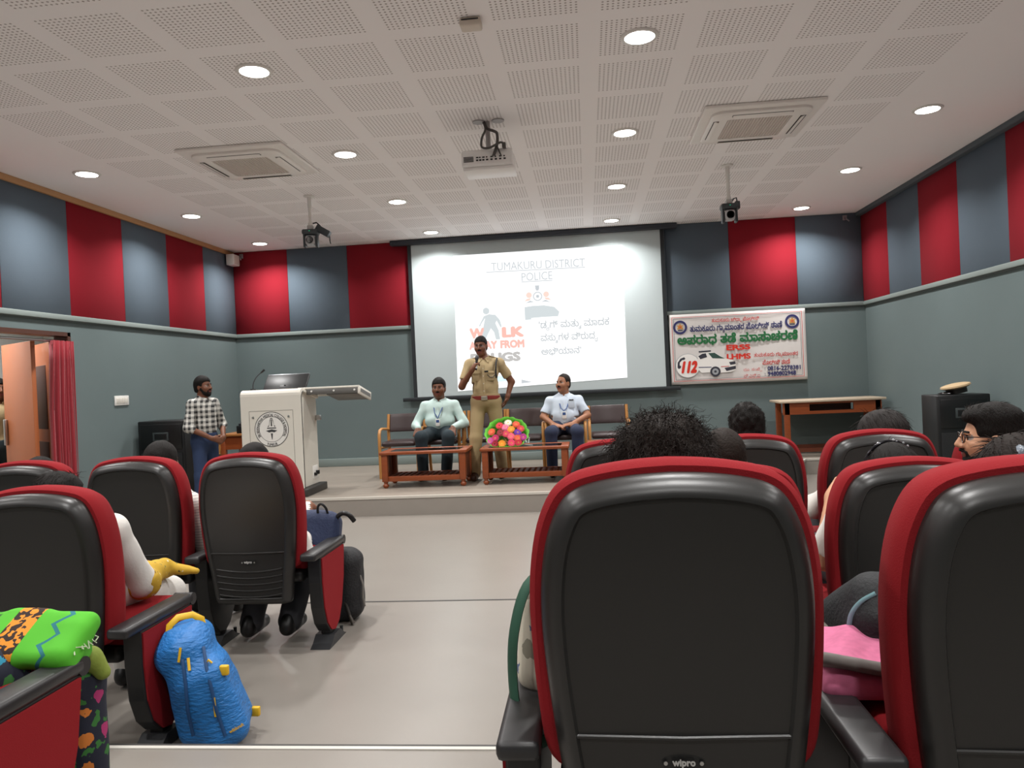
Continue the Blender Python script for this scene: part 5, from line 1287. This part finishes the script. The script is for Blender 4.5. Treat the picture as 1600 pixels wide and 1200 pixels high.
C_STR = stripe_mat('white_striped_shirt', '#dcd9d3', '#a9a8a8', 70, .22)
aud('person with cropped dark hair before the left loudspeaker, in a white striped shirt', 250, 686, R1Y, TA, 'crop', hs=.98, shirt=C_STR, n=300, slen=.015, noise=(.002, 120), tilt=.06)
b, J, P, H = aud('person before the lectern on the front left aisle seat, mostly hidden by its back', 396, 688, R1Y, TA, 'short', hs=.93, J2=dict(an_r=V3(.12, -.03, .10), an_l=V3(-.08, -.05, .10), kn_r=V3(.13, .40, .53), kn_l=V3(-.13, .40, .53)), n=300)
aud('person below the red curtain, only a crown of black hair above a red rim', 62, 708, R1Y, TA, 'tied', hs=.9, n=300, slen=.03)
C_YEL = floral_mat('yellow_print', '#c09a2c', ['#5e6a3a', '#d8d2b0', '#8a6a1a', '#4a4a2a'], 38, .2)
b, J, P, H = aud('person in white with a yellow printed scarf, seated by the blue backpack', 92, 731, R2Y, TA, 'tied', hs=.93, skin='mid', J2=dict(sh_r=V3(.185, -.08, .80), el_r=V3(.205, .07, .555), wr_r=V3(.10, .27, .57), kn_r=V3(.11, .40, .42), kn_l=V3(-.12, .40, .42)), n=700, slen=.05, turn=-.35, trouser=C_WHITE)
S = SDF(.015); e, w_ = J['el_r'], J['wr_r']; S.seg(e+V3(-.005, .01, -.0), e*.62+w_*.38, .068, .062); S.seg(e+V3(-.02, .08, .015), V3(.16, .30, .555), .05, .04); S.seg(V3(.16, .30, .56), V3(.285, .33, .535), .032, .014)
S.build('scarf', C_YEL, .007, b, noise=wrinkle(.006, 60, 4, 5))
def glasses(P, b, m=None):
    M = MB(); m = m or mat('spectacle_metal', '#8b8783', .3, metal=.8)
    for s in (-1, 1):
        M.tube([P(s*.032+.022*math.cos(a), .099-.004*abs(math.cos(a)), .006+.019*math.sin(a)) for a in [i*2*PI/16 for i in range(16)]], .0018, 5, closed=True)
        M.tube([P(s*.054, .094, .012), P(s*.078, .05, .012), P(s*.081, -.005, .010), P(s*.079, -.025, -.006)], .0018, 5)
    M.tube([P(-.011, .101, .010), P(0, .105, .013), P(.011, .101, .010)], .0018, 5); return M.build('spectacles', m, b)
glasses(P, b)
# right block
M_FRZ = mat('frizzy_hair', '#1e1713', .65, bump=.8, bscale=60, spec=.15)
b, J, P, H = aud('person with big frizzy dark hair in the nearest right seat, seen from behind', 1030, 629, R3Y, TB, 'volume', hs=.90, hm=M_FRZ, n=4800, slen=.055, curl=.0045, noise=(.012, 50), h=.009, skin='mid', hh=.005, turn=.18, hairtop=.028)
glasses(P, b)
aud('person with short brown hair between the frizzy head and the curly head', 1128, 664, R2Y, TA, 'crop', hs=.96, hm=mat('dark_brown_hair', '#1f1712', .65, bump=.3, bscale=150, spec=.15), n=900, slen=.018, noise=(.0015, 120))
aud('person with short black curly hair in the front right row', 1165, 628, R1Y, TA, 'short', hs=.98, n=900, slen=.02, curl=.006, noise=(.010, 130), hh=.005)
b, J, P, H = aud('person with full dark hair seen from behind, just before the right wooden desk', 1375, 638, R1Y, TA, 'volume', hs=1.0, hm=M_HAIRB, n=900, slen=.07, noise=(.004, 45), turn=.35, J2=dict(el_l=V3(-.285, .02, .60), wr_l=V3(-.12, .26, .62)), hairtop=.025)
glasses(P, b)
b, J, P, H = aud('person with dark hair and a shiny jewelled hairband, arm raised, second row right', 1394, 692, R2Y, TA, 'long', hs=.98, n=900, slen=.06, noise=(.003, 60), skin='light', sleeve='short', cuffz=.80, J2=dict(sh_l=V3(-.15, -.06, .78), el_l=V3(-.20, .04, .60), wr_l=V3(-.11, .20, .80), hd_l=(V3(.5, .3, .7), V3(.6, .2, -.5), .5)))
m = MB(); m.tube([P(.088*math.sin(a), .02-.01*math.cos(a), .036+.102*math.cos(a)) for a in [-1.35+i*2.7/16 for i in range(17)]], .0055, 8); hb = m.build('hairband', mat('hairband_dark', '#26252a', .15, metal=.6), b)
m = MB()
for a in (-.45, .12, .5, .68): m.lathe([(0, -.005), (.0042, -.002), (.0042, .002), (0, .005)], P(.092*math.sin(a), .008, .036+.107*math.cos(a)), 8)
m.build('jewel', mat('jewel_clear', '#dfe4ea', .08, metal=.6), hb)
b, J, P, H = aud('bearded person with spectacles in profile at the right, swept-back black hair', 1545, 626, R2Y, TA, 'quiff', hs=.85, skin='light', h=.005, n=1000, slen=.03, noise=(.003, 70), turn=1.36, hh=.004, hairtop=.012, dx=-.18)
beard(J, .85, M_HAIR, b, True, .004); glasses(P, b, mat('spectacle_dark', '#2a2320', .3))
C_PINK = mat('pink_cloth', '#c2698b', .9, var=.25, vscale=60)
b, J, P, H = aud('person with tied dark hair and a shiny grey scrunchie at the right edge', 1590, 668, R3Y, TB, 'tied', hs=.92, hm=mat('warm_dark_hair', '#1d1511', .6, bump=.4, bscale=90, stretch=(1, 1, 4), spec=.15), n=1200, slen=.05, trouser=C_GREYT, noise=(.0015, 60), hairtop=.012, J2=dict(el_l=V3(-.13, .0, .56), wr_l=V3(.0, .20, .58), el_r=V3(.20, 0, .56), wr_r=V3(.06, .24, .58), kn_l=V3(-.13, .42, .44), kn_r=V3(.12, .42, .44), hip_l=V3(-.10, .03, .50), hip_r=V3(.09, .03, .50), an_l=V3(-.13, .42, .085), an_r=V3(.12, .42, .085)), dx=.03)
m = MB(); rs = random.Random(3); c0 = P(-.004, -.082, .080)
pts = [Vector(c0)+Vector((.024*math.cos(a), -.006+.006*math.sin(5*a), .024*math.sin(a))) for a in [i*2*PI/36 for i in range(36)]]; m.tube(pts, [.014+.005*math.sin(i*2.6) for i in range(36)], 10, closed=True); m.build('scrunchie', mat('scrunchie_satin', '#6d7680', .22, bump=.6, bscale=90), b)
C_FLO = floral_mat('dark_floral', '#14182a', ['#c2712a', '#1f7f9c', '#a02862', '#37812d', '#31356b', '#c98a2e'], 17, .30, .8, '#2f6b2c')
J = sit(.47, 1.12, .92, -.10, .165); J.update(kn_r=V3(.25, .27, .395), an_r=V3(.26, .28, .085), hip_r=V3(.11, .03, .50), hip_l=V3(-.09, .03, .50), kn_l=V3(.03, .28, .40), an_l=V3(.03, .28, .085), el_r=V3(.20, -.10, .66), wr_r=V3(.06, .12, .62), el_l=V3(-.2, -.1, .66), wr_l=V3(-.02, .12, .62))
b, P, H = person('person in dark floral clothes at the bottom left, only lap and knee showing', (-1.655, R3Y+.31, TB), 0, J, 'mid', .93, sleeve='long', shirt=C_FLO, trouser=C_FLO, shoe=C_BLKSH, seated=True, h=.009)
hair_cap('hair', J, .93, M_HAIR, b, 'tied', n=0)
# ================================================================ BAGS AND CLOTHS
def green_cloth_mat():
    g = NT('green_print', .85); o = g.xyz('Object')
    n = g.n('ShaderNodeTexNoise'); n.inputs['Scale'].default_value = 55; n.inputs['Detail'].default_value = 1; g.l(g.vec, n.inputs[0])
    w = g.n('ShaderNodeTexWave', wave_type='RINGS', rings_direction='SPHERICAL'); w.inputs['Scale'].default_value = 16; w.inputs['Distortion'].default_value = 6; w.inputs['Detail'].default_value = 2; g.l(g.vec, w.inputs[0])
    pais = g.math('MULTIPLY', g.math('GREATER_THAN', w.outputs['Fac'], .55), g.math('LESS_THAN', g.math('ABSOLUTE', g.math('ADD', o[0], .15)), .12))
    x = g.mix(pais, '#4fae26', '#1f5a1e')
    band = g.math('LESS_THAN', g.math('ABSOLUTE', g.math('SUBTRACT', o[0], .055)), .034); x = g.mix(band, x, g.mix(g.math('GREATER_THAN', n.outputs[0], .5), '#2a1710', '#d98722'))
    tri = g.math('MULTIPLY', g.math('ABSOLUTE', g.math('SUBTRACT', g.math('FRACT', g.math('MULTIPLY', g.math('ADD', g.math('ADD', o[1], o[2]), 3), 11)), .5)), .07)
    z = g.math('LESS_THAN', g.math('ABSOLUTE', g.math('SUBTRACT', g.math('SUBTRACT', o[0], .135), tri)), .007); x = g.mix(z, x, '#1f6f77')
    g.col(x); return g.m
S = SDF(.03); S.box((-.10, 0, 0), (.20, .09, .030), .028, R=rotM(.45, 0, 0)); S.box((.10, .0, .0), (.125, .085, .028), .026, R=rotM(.5, .05, .0)); S.box((.19, -.01, -.03), (.03, .06, .05), .022, R=rotM(.4, 0, .1))
o = S.build('folded_scarf', green_cloth_mat(), .006, None, noise=wrinkle(.005, 40, 2, 6)); o.location = (-1.525, 1.80, .797); tag(o, 'bright green printed scarf folded across the lap at the bottom left', 'scarf')
m = MB(); rs = random.Random(8)
for k in range(9): y0 = -.04+k*.01; m.tube([(.215, y0, .0), (.228, y0+rs.uniform(-.01, .01), -.005-rs.random()*.01), (.236, y0+rs.uniform(-.02, .02), -.012-rs.random()*.012)], .0016, 4)
m.build('fringe', mat('fringe_pale', '#c9d3b4', .8), o)
# olive trim cloth over the knee
S = SDF(.03); S.seg((-.05, 0, 0), (.03, .01, .01), .020, .024); S.seg((.03, .01, .01), (.055, .02, -.04), .024, .02)
o = S.build('cloth_bundle', mat('olive_cloth', '#7b8a35', .8, bump=.3, bscale=40), .006, None, noise=wrinkle(.005, 50, 5, 5)); o.location = (-1.375, 1.87, .715); tag(o, 'olive green cloth bundled over the floral knee at the bottom left', 'cloth')
# blue backpack
C_BLUE = mat('backpack_blue', '#1c6cb0', .5, bump=.75, bscale=26, var=.22, vscale=14, stretch=(1.5, 1.5, 4)); C_YELW = mat('backpack_yellow', '#d9ac1e', .5)
BO = Vector((-1.455, 2.70, TA))
t = thing('backpack', 'bright blue backpack with yellow handle and buckles on the floor by the left aisle seat', 'backpack', BO)
Rb = rotM(0, -.16, .35)
S = SDF(.04); S.box((-.055, .0, .215), (.085, .135, .215), .07, R=Rb); S.box((.035, -.03, .165), (.085, .12, .165), .06, k=.05, R=rotM(0, -.34, .35)); S.seg((-.115, -.07, .34), (-.115, .07, .36), .05, .05, k=.05); S.seg((-.09, -.03, .385), (-.05, -.01, .40), .045, .04, k=.05); S.clip((0, 0, .004), (0, 0, -1))
bd = S.build('body', C_BLUE, .006, t, noise=wrinkle(.007, 42, 11, 8))
def onb(p, bd=None, BO_=None):
    """the bag's own skin seen at photograph pixel p, in the bag's coordinates"""
    bd = bd or bd0; B = BO_ or BO
    me = bd.data; co = np.zeros(len(me.vertices)*3, np.float32); me.vertices.foreach_get('co', co); co = co.reshape(-1, 3)
    A = Vector((0, 0, CAMZ)); dr = (_F+_R*((p[0]-800)/_f)+_U*((600-p[1])/_f)).normalized()
    q = co+np.array(B)-np.array(A); dn = np.array(dr); tt = q@dn; off = np.linalg.norm(q-tt[:, None]*dn, axis=1); near = np.where(off < .008)[0]
    if not len(near): near = np.argsort(off)[:3]
    i = near[np.argmin(tt[near])]; return A+dr*float(tt[i])-B
bd0 = bd
def strip(pts, r, m, name, flat=.35, off=.004):
    P_ = [onb(p) for p in pts]; P_ = [q-(q+BO-Vector((0, 0, CAMZ))).normalized()*off for q in P_]; return MB().tube(P_, r, 8, flat=flat).build(name, m, t)
strip([(318, 1010), (322, 1040), (330, 1075), (338, 1110), (352, 1150)], .006, mat('zip_navy', '#12406e', .6), 'zip'); strip([(285, 1030), (290, 1070), (293, 1110), (302, 1150)], .006, mat('zip_navy'), 'zip')
strip([(282, 1012), (279, 1035)], .005, C_YELW, 'zip_pull'); strip([(294, 1028), (296, 1048)], .005, C_YELW, 'zip_pull'); strip([(334, 1090), (337, 1120)], .005, C_YELW, 'zip_pull')
for p in ((353, 1045), (402, 1109)):
    q = onb(p); MB().box((q.x-.016, q.y-.022, q.z-.018), (q.x+.016, q.y-.002, q.z+.018), .005).build('buckle', C_YELW, t)
q = onb((372, 1135)); lettering('lettering', 'wildcraft', .055, None, plane_M(q+Vector((.0, -.012, 0)), (.86, .25, .42), (-.42, 0, .9)), C_YELW, t, .01)
q = onb((328, 1032)); MB().tube([q+Vector((-.01, -.008, -.008)), q+Vector((.0, -.01, .006)), q+Vector((.012, -.008, -.006))], .004, 6).build('emblem', C_YELW, t)
MB().tube([(-.125, -.06, .40), (-.12, -.055, .445), (-.10, -.03, .468), (-.06, .0, .468), (-.035, .02, .445), (-.03, .025, .40)], .013, 8, flat=.35).build('handle', C_YELW, t)
MB().tube([(.105, -.05, .16), (.14, -.07, .14), (.145, -.07, .10), (.115, -.06, .07)], .006, 6, flat=.5).build('side_strap', mat('strap_navy', '#15233f', .7), t)
# floral tote with green strap on the lap of the near right seat
t = thing('tote_bag', 'white floral tote bag with green strap beside the big nearest seat back', 'bag', (-.068, 1.66, .79))
S = SDF(.03); S.box((0, 0, .06), (.105, .10, .13), .06, R=rotM(0, .12, 0)); S.build('body', floral_mat('cream_floral', '#cfc8b6', ['#9a7434', '#33517a', '#8e8a7a', '#5b6b8a'], 17, .33), .007, t, noise=wrinkle(.004, 45, 7, 5))
MB().tube(curve_pts([(-.02, -.06, .22), (-.075, -.10, .19), (-.105, -.12, .10), (-.112, -.12, .0), (-.10, -.14, -.07), (-.065, -.17, -.105), (-.02, -.14, -.09)]), .017, 8, flat=.4).build('strap', mat('strap_green', '#1f4a38', .7), t)
# black backpack with pale zip on the lap at the right
t = thing('backpack', 'charcoal backpack with a pale blue zip line, between the two biggest right seats', 'backpack', (.74, 1.93, .715))
S = SDF(.03); S.box((0, 0, .06), (.165, .15, .085), .06, R=rotM(-.55, .12, .1)); S.box((-.06, -.11, .0), (.10, .05, .06), .04, R=rotM(-.5, .1, .2)); S.build('body', mat('backpack_charcoal', '#1c1e20', .75, bump=.3, bscale=120), .007, t, noise=wrinkle(.004, 40, 9, 5))
B2 = Vector(t.location); zp = [onb(p, [c for c in t.children if c.name.startswith('body')][0], B2) for p in ((1326, 985), (1330, 960), (1345, 940), (1368, 927))]
zp = [q-(q+B2-Vector((0, 0, CAMZ))).normalized()*.003 for q in zp]; MB().tube(curve_pts(zp), .006, 8, flat=.4).build('zip', mat('zip_teal', '#7fb0b5', .5), t)
MB().tube([(-.15, .06, .05), (-.20, -.02, .02), (-.205, -.08, -.03), (-.16, -.13, -.06), (-.10, -.15, -.06)], .02, 8, flat=.25).build('shoulder_strap', mat('strap_grey', '#5b564e', .8), t)
S = SDF(.03); S.box((.555, 1.72, .757), (.095, .15, .026), .022, R=rotM(.05, 0, -.1)); S.seg((.50, 1.62, .765), (.58, 1.82, .775), .022, .026); o = S.build('pink_cloth', C_PINK, .006, noise=wrinkle(.005, 40, 6, 6)); tag(o, 'rumpled pink cloth lying on the seat between the two biggest right seats', 'cloth')
S = SDF(.01); S.box((.52, 1.60, .792), (.075, .045, .012), .010, R=rotM(-.45, .12, -.25)); o = S.build('cloth_strip', mat('grey_cloth', '#6b6763', .85), .005); tag(o, 'flat grey cloth strip lying across the rumpled pink cloth', 'cloth')
# navy bag, black bag and umbrella by the front left aisle seat
t = thing('backpack', 'navy blue backpack on the lap at the front left aisle seat', 'backpack', (-1.52, 3.97, .56))
S = SDF(.03); S.box((0, 0, .06), (.15, .10, .12), .06, R=rotM(-.3, .1, .2)); S.build('body', mat('backpack_navy', '#1d2a4a', .7, bump=.3, bscale=80), .008, t, noise=wrinkle(.004, 40, 3, 5))
MB().tube(curve_pts([(.05, -.04, .16), (.055, -.05, .21), (.075, -.05, .225), (.095, -.04, .20), (.10, -.02, .15)]), .007, 6).tube(curve_pts([(.12, 0, .12), (.17, -.02, .165), (.21, -.02, .16), (.235, 0, .12)]), .013, 8).build('handle', C_BLKSH, t)
t = thing('backpack', 'black bag standing on the floor ahead of the front left aisle seat, a sliver showing', 'bag', (-1.395, 4.10, TA))
S = SDF(.03); S.box((0, 0, .20), (.10, .10, .20), .08); S.build('body', mat('bag_black', '#151518', .7, bump=.3, bscale=90), .008, t, noise=wrinkle(.003, 50, 4, 5)); MB().tube([(.095, -.03, .25), (.115, -.04, .20), (.11, -.04, .13), (.115, -.03, .08)], .006, 6, flat=.5).build('strap', mat('strap_pale', '#8d8a84', .7), t)
t = thing('folded_umbrella', 'tip of a dark folded umbrella poking out past the front left aisle seat', 'umbrella', (-1.325, 4.02, TA))
MB().tube([(-.12, .02, .34), (-.02, -.02, .05)], [.016, .009], 8).build('folded_canopy', mat('umbrella_dark', '#26221f', .7), t); MB().tube([(-.022, -.02, .055), (.0, -.028, .006)], [.008, .013], 8).build('tip', mat('umbrella_tip', '#3a332b', .5), t)
import OpenImageIO as oiio, numpy as np, sys
a=oiio.ImageBuf(sys.argv[1] if len(sys.argv)>1 else '/workdir/render_main.png').get_pixels(oiio.UINT8)[:,:,:3].astype(float)
s=a.shape[1]/1600
for n,x,y in [('floor',650,1050),('floor far',650,860),('ceil',600,60),('ceilmid',850,300),('ceil right',1300,60),('lwall',230,560),('bwall',560,660),('bwallR',1310,560),('rwall',1500,520),('redL',150,420),('redB',590,450),('greyB',500,430),('greyR',1540,300),('redR',1470,370),('screen',670,500),('slide',900,440),('shell',1000,1000),('shelltop',1060,770),('redtop',1060,725),('lectern',430,740),('stage',560,745),('riser',600,792),('khaki',760,600),('bannerwhite',1150,595)]:
    X,Y=int(x*s),int(y*s); print(n,(x,y),a[Y-2:Y+3,X-2:X+3].mean((0,1)).round())
